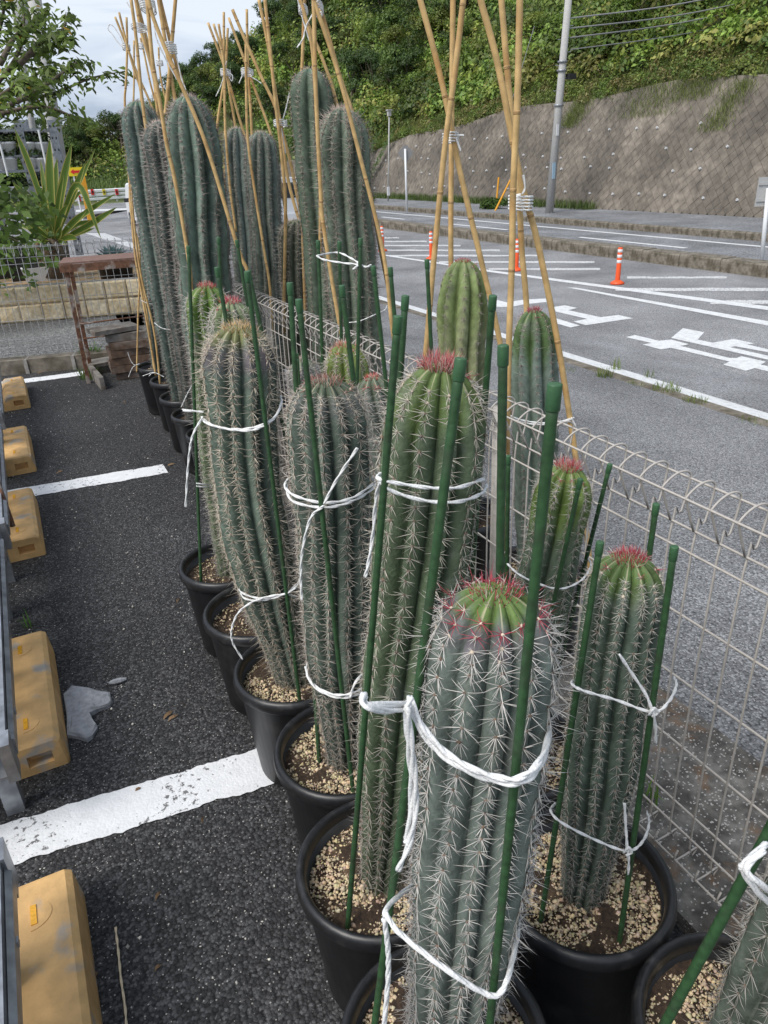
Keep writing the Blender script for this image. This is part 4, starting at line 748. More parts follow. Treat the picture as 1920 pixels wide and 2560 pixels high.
lash('pe', c7(530, 80), 25, 'thick white twine lashing on the tall tripod of the widest cactus', 6, .14, [[c7(620, 120), c7(640, 500), c7(760, 800), c7(960, 1180)]])
lash('pe', c7(868, 710), 20, 'white twine lashing on the rear poles of the widest cactus', 5, -.2, [[c7(930, 740), c7(980, 950), c7(1040, 1200), c7(1095, 1330)]])
lash('pb', c7(410, 410), 30, 'white twine lashing on the tripod seen against the sky', 3, .1, [[c7(520, 400), c7(545, 460)], [c7(265, 110), c7(220, 30)]])
lash('pc', c7(210, 700), 13, 'white twine lashing with a long loop on the slim bamboo bundle', 4, .06, [[c7(190, 720), c7(100, 640), c7(0, 500), c7(-60, 430), c7(-30, 360), c7(30, 400), c7(110, 520), c7(165, 640)]])
lash('pd', c7(430, 680), 10, 'small white twine lashing behind the tripod seen against the sky', 4, .0)
lash('pd', c7(705, 930), 13, 'small white twine lashing between the two tall tripods', 4, .0)

# ------------------------------------------------------------------ wheel stops (ends towards the eye have a hole)
def rbox_profile(w_, h): return [(-w_ / 2, 0), (-w_ / 2, .02), (-w_ / 2 + .045, h - .012), (-w_ / 2 + .06, h), (w_ / 2 - .022, h), (w_ / 2 - .008, h - .010), (w_ / 2, .02), (w_ / 2, 0)]
def wheel_stop(x, y0, L, label, h=.105, w_=.20):
    t = thing('wheel_stop', (x, y0, 0), label, 'wheel stop', None)
    pr = rbox_profile(w_, h); n = len(pr); mb = MB(); rings = [(0.0, .93), (.006, .985), (.014, 1), (L - .014, 1), (L - .006, .985), (L, .93)]
    V = [];
    for yy, s in rings: V += [((a) * s, yy, b * s + (0 if b == 0 else 0)) for a, b in pr]
    F = [(i * n + j, i * n + j + 1, (i + 1) * n + j + 1, (i + 1) * n + j) for i in range(len(rings) - 1) for j in range(n - 1)]
    # near end face with a real rectangular recess
    hx0, hx1, hz0, hz1 = -.005, .062, .026, .066; b0 = len(V); V += [(hx0, 0, hz0), (hx0, 0, hz1), (hx1, 0, hz1), (hx1, 0, hz0), (hx0 + .004, .03, hz0 + .004), (hx0 + .004, .03, hz1 - .004), (hx1 - .004, .03, hz1 - .004), (hx1 - .004, .03, hz0 + .004)]
    q0, q1, q2, q3 = b0, b0 + 1, b0 + 2, b0 + 3
    F += [(0, 1, q0), (1, 2, q1, q0), (2, 3, q1), (3, 4, q2, q1), (4, 5, q2), (5, 6, q3, q2), (6, 7, q3), (7, 0, q0, q3)]
    F += [(q0, q1, q1 + 4, q0 + 4), (q1, q2, q2 + 4, q1 + 4), (q2, q3, q3 + 4, q2 + 4), (q3, q0, q0 + 4, q3 + 4), (q0 + 4, q1 + 4, q2 + 4, q3 + 4)]
    F += [tuple((len(rings) - 1) * n + j for j in range(n))]
    mb.add(np.array(V) + [x, y0, 0], F); mb.build('body', STOPM, t)
    for yy in (y0 + .10, y0 + L - .10):           # oval pad with amber reflector
        mb = MB(); a = np.linspace(-math.pi / 2, math.pi / 2, 12); P = [(x + .0 + .045 * math.cos(q) * 1.0, yy + .038 * math.sin(q)) for q in a] ; mb.prism([(p[0], p[1]) for p in P], h - .004, h + .0015); pad = mb.build('bolt_pad', STOPM, t)
        mb = MB(); mb.box((x + .008, yy, h + .001), (.012, .05, .006)); mb.build('reflector', REFL, pad)
    for i in range(4):
        mb = MB(); c = (x - w_ / 2 + .030, y0 + L / 2 + (i - 1.5) * .02 + .0, h * .56); mb.box(c, (.058, .006, .006), np.array([[.45, 0, -.89], [0, 1, 0], [.89, 0, .45]]).T); mb.build('groove_rib', STOPM, t)
wheel_stop(-.285, .795, .60, 'clean ochre plastic wheel stop nearest the straw rope')
wheel_stop(-.272, 1.865, .61, 'scuffed ochre plastic wheel stop beside the broken slate')
wheel_stop(-.245, 3.29, .62, 'ochre plastic wheel stop just before the middle bay line')
wheel_stop(-.222, 4.42, .62, 'ochre plastic wheel stop just past the middle bay line')
wheel_stop(-.185, 5.83, .60, 'ochre plastic wheel stop closest to the back fence')

# ------------------------------------------------------------------ galvanised bench frames standing behind the stops
def steel_bench(y0, y1, x, h, label, foot=True):
    t = thing('steel_bench', (x, y0, 0), label, 'bench frame')
    def part(name, c, s, m=GALV, R=None):
        mb = MB(); mb.box(c, s, R); return mb.build(name, m, t)
    L = y1 - y0; c = (y0 + y1) / 2
    # folded edge channel: web, top and bottom lips
    mb = MB(); pr = [(0, h - .10), (.0, h), (-.05, h), (-.05, h - .004), (-.006, h - .004), (-.006, h - .094), (-.035, h - .094), (-.035, h - .10)]
    mb.prism([(x + a, b) for a, b in pr], y0, y1, axis=1); ch = mb.build('edge_channel', GALV, t)
    mb = MB(); mb.prism([(x + .012, h - .075), (x + .014, h - .03), (x + .002, h - .022), (x + .002, h - .082)], y0 + .05, y1 - .05, axis=1); mb.build('stiffening_fold', GALV, ch)
    for yy in (y0 + .02, y1 - .02):
        part('end_cap', (x - .005, yy, h - .052), (.026, .06, .115)); part('leg', (x - .05, yy + (.12 if yy == y0 + .02 else -.12), h / 2 - .05), (.045, .045, h - .1))
    n = int(L / .16)
    for i in range(n): part('deck_slat', (x - .42, y0 + .08 + i * .16, h - .012), (.76, .11, .02))
    part('rear_channel', (x - .82, c, h - .05), (.04, L, .1))
    for yy in (y0 + .14, y1 - .14): part('leg', (x - .82, yy, h / 2 - .05), (.045, .045, h - .1))
    for i in range(3): part('bolt', (x + .010, y0 + .2 + i * (L - .4) / 2, h - .055), (.012, .014, .014))
    return t
steel_bench(.10, 1.30, -.288, .33, 'galvanised bench frame overhanging the clean ochre wheel stop')
steel_bench(1.62, 2.95, -.272, .32, 'galvanised bench frame overhanging the scuffed wheel stop beside the slate')
tb = steel_bench(2.98, 4.55, -.252, .32, 'galvanised bench frame with a rusty rod, over the middle wheel stops')
mb = MB(); mb.tube([(-.30, 3.9, .44), (-.262, 3.42, .40), (-.238, 3.22, .20)], .011, 8); mb.build('rusty_rod', RUST, tb, True, label='rusty rod bent along the bench edge')
steel_bench(4.62, 6.3, -.235, .33, 'galvanised bench frame reaching towards the back fence')

# ------------------------------------------------------------------ small things on the asphalt
sp = [gz(x * .4886, 1480 + y * .4886, .012) for x, y in [(325, 525), (340, 505), (370, 475), (455, 490), (500, 508), (560, 515), (572, 555), (560, 578), (500, 600), (462, 625), (455, 650), (468, 675), (497, 690), (470, 735), (445, 752), (400, 738), (345, 730), (340, 640)]]
mb = MB(); sc_ = np.mean(np.array(sp)[:, :2], 0); nS = len(sp); V = []
for f_, z_, j_ in [(1.02, .001, 0), (1.0, .012, .003), (.93, .019, .004), (.7, .021, .004), (.35, .022, .003)]:
    for p in sp: V.append((sc_[0] + (p[0] - sc_[0]) * f_ + random.uniform(-j_, j_) * .6, sc_[1] + (p[1] - sc_[1]) * f_ + random.uniform(-j_, j_) * .6, z_ + random.uniform(-j_, j_)))
mb.add(V, [(r_ * nS + i, r_ * nS + (i + 1) % nS, (r_ + 1) * nS + (i + 1) % nS, (r_ + 1) * nS + i) for r_ in range(4) for i in range(nS)] + [tuple(4 * nS + i for i in range(nS))])
mb.build('slate_piece', SLATE, label='broken grey slate slab lying beside the scuffed wheel stop', cat='stone')
a = gz(272, 1708, .01); b = gz(316, 1697, .01); mb = MB(); mb.tube([a, a + (b - a) * .3, a + (b - a) * .7, b], [.004, .010, .010, .004], 7); mb.build('stone_sliver', SLATE, label='thin grey stone sliver lying above the broken slate', cat='stone')
twine([gz(289, 2318, .006), gz(296, 2380, .006), gz(303, 2450, .006), gz(313, 2520, .006), gz(318, 2600, .006)], .0034, 'piece of straw-coloured rope lying on the dark asphalt', m=ROPEG)
def dry_leaf(px, py, s, a):
    c = gz(px, py, .004); s = s * .72; mb = MB(); P = []
    for i, (u, v) in enumerate([(-1, 0), (-.4, .22), (.3, .2), (1, .1), (.35, -.2), (-.4, -.16)]): P.append(c + np.array([s * (u * math.cos(a) - v * math.sin(a)), s * (u * math.sin(a) + v * math.cos(a)), .004 * math.cos(u * 3) + (.006 if v > 0 else 0)]))
    mb.add(P, [(0, 1, 5), (1, 2, 4, 5), (2, 3, 4)]); mb.build('dry_leaf', DRY, label='small curled dry leaf fallen on the dark asphalt', cat='leaf', group='dry leaves on the asphalt')
for px, py, s, a in [(150, 1180, .03, .4), (160, 1192, .018, 2), (428, 1162, .035, .1), (420, 1788, .03, .5), (432, 1795, .025, .2), (445, 1502, .02, 1), (458, 1760, .02, 2), (100, 932, .03, .3), (312, 1005, .03, 1.2), (507, 2050, .014, 1), (395, 2240, .016, .7), (395, 2420, .012, .2), (345, 1975, .014, .1), (240, 2440, .012, 1)]: dry_leaf(px, py, s, a)
# pale crumbs of pumice and grit swept over the bays
n = 2600; px = RNG.uniform(0, 760, n); P = []
for i in range(n):
    x = RNG.uniform(-.6, .9); y = .5 + 6 * RNG.random() ** 1.4
    P.append((x, y, .001))
P = np.array(P); S = np.clip(RNG.lognormal(-6.4, .45, n), .0008, .005); P[:, 2] = S * .4
put('grit', grains('grit', P, S, np.clip(np.array([.62, .59, .53]) * RNG.uniform(.5, 1.2, (n, 1)), 0, .8)), label='pale grit and pumice crumbs scattered over the dark asphalt', cat='grit', kind='stuff')

# ------------------------------------------------------------------ leaves
def leaf_mesh(name, P, Nrm, size, C, m=LEAF, aspect=.5, droop=.25):
    n = len(P); Nrm = Nrm / np.maximum(np.linalg.norm(Nrm, axis=1)[:, None], 1e-6); r = RNG.normal(0, 1, (n, 3)); a = np.cross(Nrm, r); a /= np.maximum(np.linalg.norm(a, axis=1)[:, None], 1e-6); b = np.cross(Nrm, a)
    s = np.broadcast_to(size, (n,))[:, None]; V = np.stack([P - a * s, P + b * s * aspect + a * s * .15, P + a * s - Nrm * s * droop, P - b * s * aspect + a * s * .15], 1)
    V[:, [1, 3]] += Nrm[:, None] * s[:, None] * .14
    return fastmesh(name, V.reshape(-1, 3), np.arange(n * 4).reshape(n, 4), np.repeat(C, 4, 0), m)
def clump_leaves(centers, radii, n_per, size, cols, up=.35):
    """leaf positions on the shells of lumpy clumps"""
    P = []; Nn = []; Cc = []; Sz = []
    for c, r, k, col in zip(centers, radii, n_per, cols):
        d = RNG.normal(0, 1, (k, 3)); d /= np.linalg.norm(d, axis=1)[:, None]; d[:, 2] = np.abs(d[:, 2]) * 1.0 - .25 * (RNG.random(k) < .35)
        rr = r * RNG.uniform(.55, 1.08, k) ** .6 * (1 + .22 * np.sin(d[:, 0] * 7 + c[0] * 3) * np.sin(d[:, 1] * 6 + c[1]))
        P.append(np.asarray(c) + d * rr[:, None] * np.array([1, 1, .85])); Nn.append(d + np.array([0, 0, up]) + RNG.normal(0, .45, (k, 3))); Cc.append(np.asarray(col)[None] * RNG.uniform(.55, 1.45, (k, 1)) + RNG.uniform(-.012, .012, (k, 3))); Sz.append(size * RNG.uniform(.6, 1.3, k))
    return np.concatenate(P), np.concatenate(Nn), np.concatenate(Sz), np.clip(np.concatenate(Cc), .006, .6)
def grass_mesh(P, h, C, lean=.5):
    n = len(P); a = RNG.uniform(0, 6.28, n); d = np.stack([np.cos(a), np.sin(a), np.zeros(n)], 1); w_ = np.stack([-np.sin(a), np.cos(a), np.zeros(n)], 1) * (h * .035)[:, None]; l = RNG.uniform(.1, lean, n)
    mid = P + d * (h * l * .4)[:, None] + np.array([0, 0, 1]) * (h * .6)[:, None]; tip = P + d * (h * l * 1.2)[:, None] + np.array([0, 0, 1]) * (h * .95)[:, None]
    V = np.stack([P - w_, P + w_, mid + w_ * .8, mid - w_ * .8, tip], 1); F = np.concatenate([np.arange(n)[:, None] * 5 + np.array([[0, 1, 2]]), np.arange(n)[:, None] * 5 + np.array([[0, 2, 3]]), np.arange(n)[:, None] * 5 + np.array([[3, 2, 4]])])
    return fastmesh('grass', V.reshape(-1, 3), F, np.repeat(C, 5, 0), LEAF)
def tuft(name, c, r, h, n, col, label, cat='weed', group=None):
    a = RNG.uniform(0, 6.28, n); q = r * np.sqrt(RNG.random(n)); P = np.stack([c[0] + q * np.cos(a), c[1] + q * np.sin(a), np.full(n, c[2])], 1)
    put(name, grass_mesh(P, h * RNG.uniform(.4, 1.2, n), np.clip(np.array(col) * RNG.uniform(.6, 1.4, (n, 1)), 0, 1), .9), label=label, cat=cat, group=group, kind=None)

# ------------------------------------------------------------------ retaining wall
WY0, WY1 = 6.0, 62.0; BAT = .36
def wtop(y): return np.interp(y, [6, 16, 26, 34, 42, 62], [3.72, 3.78, 3.72, 3.3, 2.5, 1.7]) + .12 * np.sin(np.asarray(y) * .7)
Z0 = ZR + .16
rw = thing('retaining_wall', (WX, WY0, Z0), 'brown masonry retaining wall of diagonal blocks with white drain pipes along the far pavement', 'wall')
mb = MB(); ys = np.linspace(WY0, WY1, 60); V = [];
for y in ys: V += [(WX + .02, y, Z0 - .2), (WX + .02 + BAT * wtop(y), y, Z0 + wtop(y)), (WX + .02 + BAT * wtop(y) + .3, y, Z0 + wtop(y) + .02)]
mb.add(V, [(i * 3 + j, i * 3 + j + 1, (i + 1) * 3 + j + 1, (i + 1) * 3 + j) for i in range(59) for j in range(2)]); mb.build('joint_mortar', JOINT, rw)
wn = unit([-1, 0, BAT]); wu = np.array([0, 1, 0.]); wv = unit([BAT, 0, 1]); SB = .235
def block_geo(c, s, pr):
    h = s * .707 - .0015; o = [(-h, 0), (0, -h), (h, 0), (0, h)]
    V = [c + wu * a + wv * b - wn * .02 for a, b in o] + [c + wu * a * .97 + wv * b * .97 + wn * pr for a, b in o]
    return V, [(4, 5, 6, 7), (0, 1, 5, 4), (1, 2, 6, 5), (2, 3, 7, 6), (3, 0, 4, 7)]
blk = []; dgo = SB * .7071
for j in range(0, 28):
    v = j * dgo + .05
    for i in range(int((WY1 - WY0) / (2 * dgo))):
        y = WY0 + i * 2 * dgo + (dgo if j % 2 else 0)
        if v * wv[2] < wtop(y) - .12: blk.append((y, v))
blk.sort(key=lambda a: abs(a[0] - 20.0) + (0 if a[0] > 14.5 else 50)); rest = MB(); first = 300; 
for n_, (y, v) in enumerate(blk):
    c = np.array([WX, y, Z0]) + wv * v; g = .75 + .4 * random.random(); st_ = .8 + .35 * math.sin(y * .55 + v * .9) * math.sin(v * 1.3 + y * .2); g = .86 + .26 * random.random(); st_ = .78 + .30 * math.sin(y * .55 + v * .9) * math.sin(v * 1.3 + y * .2) + .16 * math.sin(y * 2.1 + .6 * v); cl = np.array([.205, .178, .145]) * g * st_ * (1.12 if v > 2.4 else 1)
    V, F = block_geo(c, SB, random.uniform(.002, .013))
    if n_ < first:
        q = MB(); q.add(V, F, cl); q.build('block', WALLM, rw)
    else: rest.add(V, F, cl)
ro = rest.build('distant_blocks', WALLM, rw); ro['kind'] = 'stuff'
for j, hz in enumerate((.45, 1.25, 2.05, 2.85)):
    for i in range(26):
        y = 13.8 + i * 1.28 + j * .42 + random.uniform(-.3, .3); hz = hz + random.uniform(-.1, .1)
        if random.random() < .22: continue
        if hz < wtop(y) - .2:
            c = np.array([WX, y, Z0]) + wv * hz + wn * .02; mb = MB(); a = np.arange(8) / 8 * 6.283; R1, R2 = .036, .022
            f0 = [c + (wu * math.cos(q) + wv * math.sin(q)) * R1 - wn * .03 for q in a]; f1_ = [c + (wu * math.cos(q) + wv * math.sin(q)) * R1 + wn * .05 for q in a]; f2_ = [c + (wu * math.cos(q) + wv * math.sin(q)) * R2 + wn * .05 for q in a]; f3 = [c + (wu * math.cos(q) + wv * math.sin(q)) * R2 - wn * .0 for q in a]
            F = [(r_ * 8 + k, r_ * 8 + (k + 1) % 8, (r_ + 1) * 8 + (k + 1) % 8, (r_ + 1) * 8 + k) for r_ in range(3) for k in range(8)]; mb.add(f0 + f1_ + f2_ + f3, F); mb.build('drain_pipe', WHITE, rw)

# ------------------------------------------------------------------ hill
def foot(y): return np.where(np.asarray(y) < 62, WX + BAT * wtop(np.clip(y, 6, 62)) + .12, np.interp(y, [62, 85, 120], [WX + .75, 13.0, 4.0]))
def ridge(x): return np.interp(x, [-60, -10, 8, 15, 20, 25, 30, 40, 60], [2.0, 2.2, 2.4, 3.0, 5.6, 8.6, 12.0, 18, 24])
def hill(x, y):
    d = x - foot(y); z = Z0 + wtop(np.clip(y, 6, 62)) - .04 + np.maximum(d, 0) * .92 - np.maximum(-d, 0) * 3
    far = smooth(62, 80, y); zf = ZR + np.maximum(y - 84 + .35 * x, 0) * .42; z = z * (1 - far) + np.where(x > foot(y) + 3, np.maximum(z, zf), zf) * far
    rz = ridge(x) + np.where(y < 45, 8.0 * (1 - smooth(28, 58, y)), 0); return np.minimum(z, rz + .4 * np.sin(x * .5) * np.sin(y * .4))
mb = MB(); dg = np.concatenate([np.linspace(0, 16, 40), np.linspace(17, 60, 20)]); gy = np.linspace(-10, 66, 64)
V = np.array([[foot(y) + d, y, hill(foot(y) + d, y)] for y in gy for d in dg]); nx = len(dg)
mb.add(V, [(j * nx + i, j * nx + i + 1, (j + 1) * nx + i + 1, (j + 1) * nx + i) for j in range(len(gy) - 1) for i in range(nx - 1)])
gx = np.linspace(-70, 80, 90); gy = np.linspace(66, 150, 40); V = np.array([[x, y, hill(x, y)] for y in gy for x in gx]); nx = 90
mb.add(V, [(j * nx + i, j * nx + i + 1, (j + 1) * nx + i + 1, (j + 1) * nx + i) for j in range(39) for i in range(nx - 1)]); mb.build('hill', EARTH, kind='structure', smooth=True)

# creeper and scrub that covers the slope as one mass
GREENS = np.array([(.13, .20, .04), (.17, .25, .05), (.09, .145, .035), (.21, .26, .055), (.145, .19, .05), (.24, .24, .07)])
cen = []; ra = []; npn = []; co = []
def cover(n, yr, dr, size, per):
    for _ in range(n):
        y = RNG.uniform(*yr); x = foot(y) + RNG.uniform(*dr); r = RNG.uniform(*size); cen.append((x, y, float(hill(x, y)) + r * .15)); ra.append(r); npn.append(int(per * r * r)); g = GREENS[RNG.integers(len(GREENS))] * (.65 + .7 * (.5 + .5 * math.sin(x * .8 + y * .45))); co.append(g)
cover(420, (9, 50), (.8, 3.0), (.35, .75), 300)
cover(640, (9, 50), (1.2, 11), (.5, 1.35), 190)
cover(380, (44, 86), (0, 18), (.8, 1.8), 110)
cover(420, (56, 100), (8, 42), (1.2, 2.4), 60)
for _ in range(330):
    x = RNG.uniform(-6, 27); y = 84 - .35 * x + RNG.uniform(0, 24); r = RNG.uniform(.9, 2.1); cen.append((x, y, float(hill(x, y)) + r * .2)); ra.append(r); npn.append(int(48 * r * r)); co.append(GREENS[RNG.integers(6)] * RNG.uniform(.7, 1.25))
P, Nn, S, C = clump_leaves(cen, ra, [int(k_ * .84) for k_ in npn], .095, [c_ * 1.25 for c_ in co])
put('hillside_creeper', leaf_mesh('hillside_creeper', P, Nn, S * (1 + .012 * np.maximum(P[:, 1] - 20, 0)), C, aspect=.62), label='dense mass of green creeper and scrub covering the slope above the retaining wall', cat='vegetation', kind='stuff')
# low weeds spilling over the wall head
cen = []; ra = []; npn = []; co = []
for _ in range(900):
    y = RNG.uniform(9, 52); r = RNG.uniform(.14, .42); d_ = RNG.uniform(-.02, 1.3); x = float(foot(y)) + d_; cen.append((x, y, float(hill(x, y)) + r * .1)); ra.append(r); npn.append(int(45 + 520 * r * r)); co.append(np.array([(.23, .28, .07), (.18, .26, .06), (.28, .25, .10), (.14, .21, .05)][RNG.integers(4)]))
P, Nn, S, C = clump_leaves(cen, ra, npn, .055, co)
put('wall_head_weeds', leaf_mesh('wall_head_weeds', P, Nn, S, C, aspect=.4), label='low yellow-green weeds spilling over the head of the retaining wall', cat='weeds', kind='stuff')
# separate trees standing out of the creeper
def tree_variant(seed, h, r, col, n, lsize, lean=0):
    rs = np.random.default_rng(seed); mb = MB(); mb.tube(spline([(0, 0, -1.2), (.05 * h * lean, .02 * h, h * .35), (.08 * h, -.03 * h, h * .75)], 10), np.linspace(.05 * r + .06, .03, 10), 7)
    cs = []; rr = []
    for i in range(9):
        a = rs.uniform(0, 6.28); q = r * rs.uniform(.15, .75); z = h * rs.uniform(.45, 1.0); cs.append((q * math.cos(a), q * math.sin(a), z)); rr.append(r * rs.uniform(.34, .58))
        mb.tube([(.05 * h, 0, h * .4), (q * math.cos(a) * .6, q * math.sin(a) * .6, z * .8), cs[-1]], [.05, .035, .015], 5)
    P, Nn, S, C = clump_leaves(cs, rr, [n // 9] * 9, lsize, [np.array(col) * rs.uniform(.6, 1.4) for _ in cs])
    return mb.mesh('trunk', BARK, True), leaf_mesh('crown', P, Nn, S, C, aspect=.5)
VAR = [tree_variant(11, 3.2, 1.7, (.105, .165, .04), 3400, .088), tree_variant(12, 2.6, 1.5, (.15, .225, .045), 3200, .082), tree_variant(13, 3.6, 1.5, (.068, .115, .033), 3400, .085), tree_variant(14, 2.2, 1.6, (.20, .24, .055), 3000, .085), tree_variant(15, 3.0, 1.3, (.12, .15, .04), 2800, .07)]
TLAB = ['dark round-crowned tree rising from the creeper on the slope', 'mid green bushy tree rising from the creeper on the slope', 'narrow very dark tree standing on the slope above the wall', 'low yellow-green tree spreading over the slope', 'thin-leaved olive tree standing on the slope above the wall']
def put_tree(v, x, y, s, zoff=0, far=False, labs=TLAB, grp='trees on the slope above the wall'):
    t = thing('hillside_tree', (x, y, float(hill(x, y)) + zoff), labs[v], 'tree', grp + ': ' + labs[v][:14]); t.scale = (s, s, s * random.uniform(.85, 1.15)); t.rotation_euler.z = random.uniform(0, 6.28)
    put('trunk', VAR[v][0], t, loc=(0, 0, 0)); put('crown', VAR[v][1], t, loc=(0, 0, 0))
for i in range(46):
    y = RNG.uniform(13, 48); put_tree(int(RNG.integers(5)), float(foot(y) + RNG.uniform(1.2, 8.5)), y, RNG.uniform(.55, .95))
for i in range(60):
    y = RNG.uniform(58, 96); put_tree([2, 0, 4, 2, 1][int(RNG.integers(5))], float(foot(y) + RNG.uniform(10, 34)), y, RNG.uniform(.8, 1.3))
for i in range(50):
    y = RNG.uniform(46, 84); put_tree([2, 0, 4, 2, 1][int(RNG.integers(5))], float(foot(y) + RNG.uniform(.5, 15)), y, RNG.uniform(.6, 1.1))
FLAB = ['dark round-crowned tree in the far wood beyond the guardrail', 'mid green bushy tree in the far wood beyond the guardrail', 'narrow dark tree in the far wood beyond the guardrail', 'low yellow-green tree in the far wood beyond the guardrail', 'olive tree in the far wood beyond the guardrail']
for i in range(70):
    x = RNG.uniform(-4, 24); y = 88 - .35 * x + RNG.uniform(0, 22); put_tree(int(RNG.integers(5)), x, y, RNG.uniform(.75, 1.35), labs=FLAB, grp='far wood trees')
# grass on the wall head and tongues of grass hanging over it, verge under the wall
n = 15000; y = RNG.uniform(10, 50, n); d = RNG.uniform(-.12, 1.3, n) ** 1.0; x = foot(y) + d; z = np.where(d > 0, hill(x, y), Z0 + wtop(y) + d * 2.4) + .0
put('wall_head_grass', grass_mesh(np.stack([x, y, z], 1), RNG.uniform(.12, .42, n), np.clip(np.array([.19, .215, .06]) * RNG.uniform(.5, 1.35, (n, 1)) + RNG.uniform(0, .03, (n, 3)), 0, 1), 1.2), label='straggling green and straw grass along the head of the retaining wall', cat='grass', kind='stuff')
for (px, py, sx, h) in [(1640, 235, .8, .7), (1450, 275, .35, .6), (1850, 235, .3, 1.0), (1740, 215, .6, .4)]:
    c0 = onx(px, py, WX + BAT * 3.5); k = 1300; yy = c0[1] + RNG.normal(0, sx, k); vv = RNG.uniform(-h, .3, k); pp = np.stack([WX + BAT * (c0[2] + vv - Z0) - .05, yy - vv * .5, c0[2] + vv], 1)
    put('wall_grass_tongue', grass_mesh(pp, RNG.uniform(.06, .2, k), np.clip(np.array([.22, .27, .08]) * RNG.uniform(.5, 1.4, (k, 1)), 0, 1), 1.4), label='tongue of grass hanging down the face of the retaining wall', cat='grass', group='grass tongues on the wall', kind='stuff')
n = 5000; y = RNG.uniform(22, 45, n); x = WX - RNG.uniform(0, .7, n) ** 1.5
put('verge_weeds', grass_mesh(np.stack([x, y, np.full(n, ZR + .17)], 1), RNG.uniform(.08, .38, n), np.clip(np.array([.11, .16, .04]) * RNG.uniform(.5, 1.4, (n, 1)), 0, 1), .9), label='weeds growing on the pavement at the foot of the retaining wall', cat='weeds', kind='stuff')
for (px, py, r, lab) in [(925, 503, .55, 'yellow-green bush at the foot of the wall beside the slim lamp post'), (1235, 520, .45, 'dark green bush at the foot of the wall beside the leaning yellow bars')]:
    c0 = gz(px, py, ZR + .2); cs = [c0 + RNG.normal(0, r * .45, 3) * [1, 1, .3] + [0, 0, r * .2] for _ in range(6)]; P, Nn, S, C = clump_leaves(cs, [r * .5] * 6, [160] * 6, .09, [(.16, .2, .03) if r > .5 else (.08, .14, .03)] * 6); o = thing('bush', c0, lab, 'bush'); put('foliage', leaf_mesh('foliage', P, Nn, S, C, aspect=.3), o)
    mb = MB(); [mb.tube([c0 + [0, 0, -.05], q], [.02, .006], 5) for q in cs]; mb.build('stems', BARK, o)
# creeper trails on the wall
for (x0, y0, x1, y1) in [(890, 470, 945, 330), (915, 460, 985, 320)]:
    k = 260; tt = RNG.random(k); pp = np.array([onx(x0 + (x1 - x0) * t_ + RNG.normal(0, 3), y0 + (y1 - y0) * t_, WX + BAT * (.2 + 2.2 * t_) - .06) for t_ in tt])
    put('wall_creeper', leaf_mesh('wall_creeper', pp, np.tile(wn, (k, 1)) + RNG.normal(0, .3, (k, 3)), np.full(k, .07), np.clip(np.array([.09, .15, .04]) * RNG.uniform(.6, 1.4, (k, 1)), 0, 1), aspect=.6), label='trail of creeper climbing the retaining wall behind the diamond sign', cat='creeper', group='creeper trails on the wall')

# ------------------------------------------------------------------ roadside furniture
pb_ = gz(1372, 532, ZR + .17); ptop = plane(1432, -120, pb_)
up_ = thing('utility_pole', pb_, 'concrete utility pole with step bolts standing before the retaining wall', 'utility pole')
mb = MB(); mb.tube([pb_ - [0, 0, .3], ptop], [.145, .105], 16); mb.build('shaft', GREYP, up_, True)
dpl = unit(ptop - pb_)
for i in range(14):
    c = pb_ + dpl * (1.6 + i * .36); s_ = SIDE * (.15 if i % 2 else -.15); mb = MB(); mb.tube([c, c + s_ * 1.55], .011, 6); mb.build('step_bolt', GALV, up_)
for k in (3.3, 4.3, 4.55):
    c = pb_ + dpl * k; mb = MB(); mb.tube([c, c + dpl * .05], .165, 14); mb.build('band', GALV, up_, True)
mb = MB(); c = pb_ + dpl * 1.35 - FWD * .165; mb.box(c, (.12, .02, .5)); mb.build('number_plate', mat('plate_blue', (.35, .5, .62), .5), up_)
mb = MB(); c = pb_ + dpl * 2.6 - FWD * .165; mb.box(c, (.10, .02, .34)); mb.build('number_plate', WHITE, up_)
mb = MB(); c = pb_ + dpl * 4.15 + SIDE * .32; mb.box(c, (.28, .2, .16)); mb.build('cable_closure', DARKM, up_)
for i, (y0, y1) in enumerate([(88, -45), (122, -5), (160, 12), (208, 50)]):
    a = plane((848 + i * 3) * .61483 + 900, y0 * .61483 + (-8 if i == 0 else -4), pb_); b = onx(1960, y1 * .61483 - 18 + i * 6, 24 + i * .5)
    mid_ = (a + b) / 2 - [0, 0, .12]; mb = MB(); mb.tube(spline([a, mid_, b], 14), 0.022 if i < 3 else .016, 6); mb.build('overhead_cable', CABLE, label=['topmost thin overhead cable leaving the utility pole', 'second overhead cable leaving the utility pole', 'third overhead cable leaving the utility pole', 'lowest overhead cable leaving the utility pole'][i], cat='cable')
a = plane(900 + 762 * .61483, 40, pb_); b = plane(900 + 655 * .61483, 255, pb_); mb = MB(); mb.tube([a + FWD * 2, b + FWD * 2], .012, 6); mb.build('guy_wire', CABLE, label='thin slanting guy wire against the creeper, left of the utility pole', cat='cable')
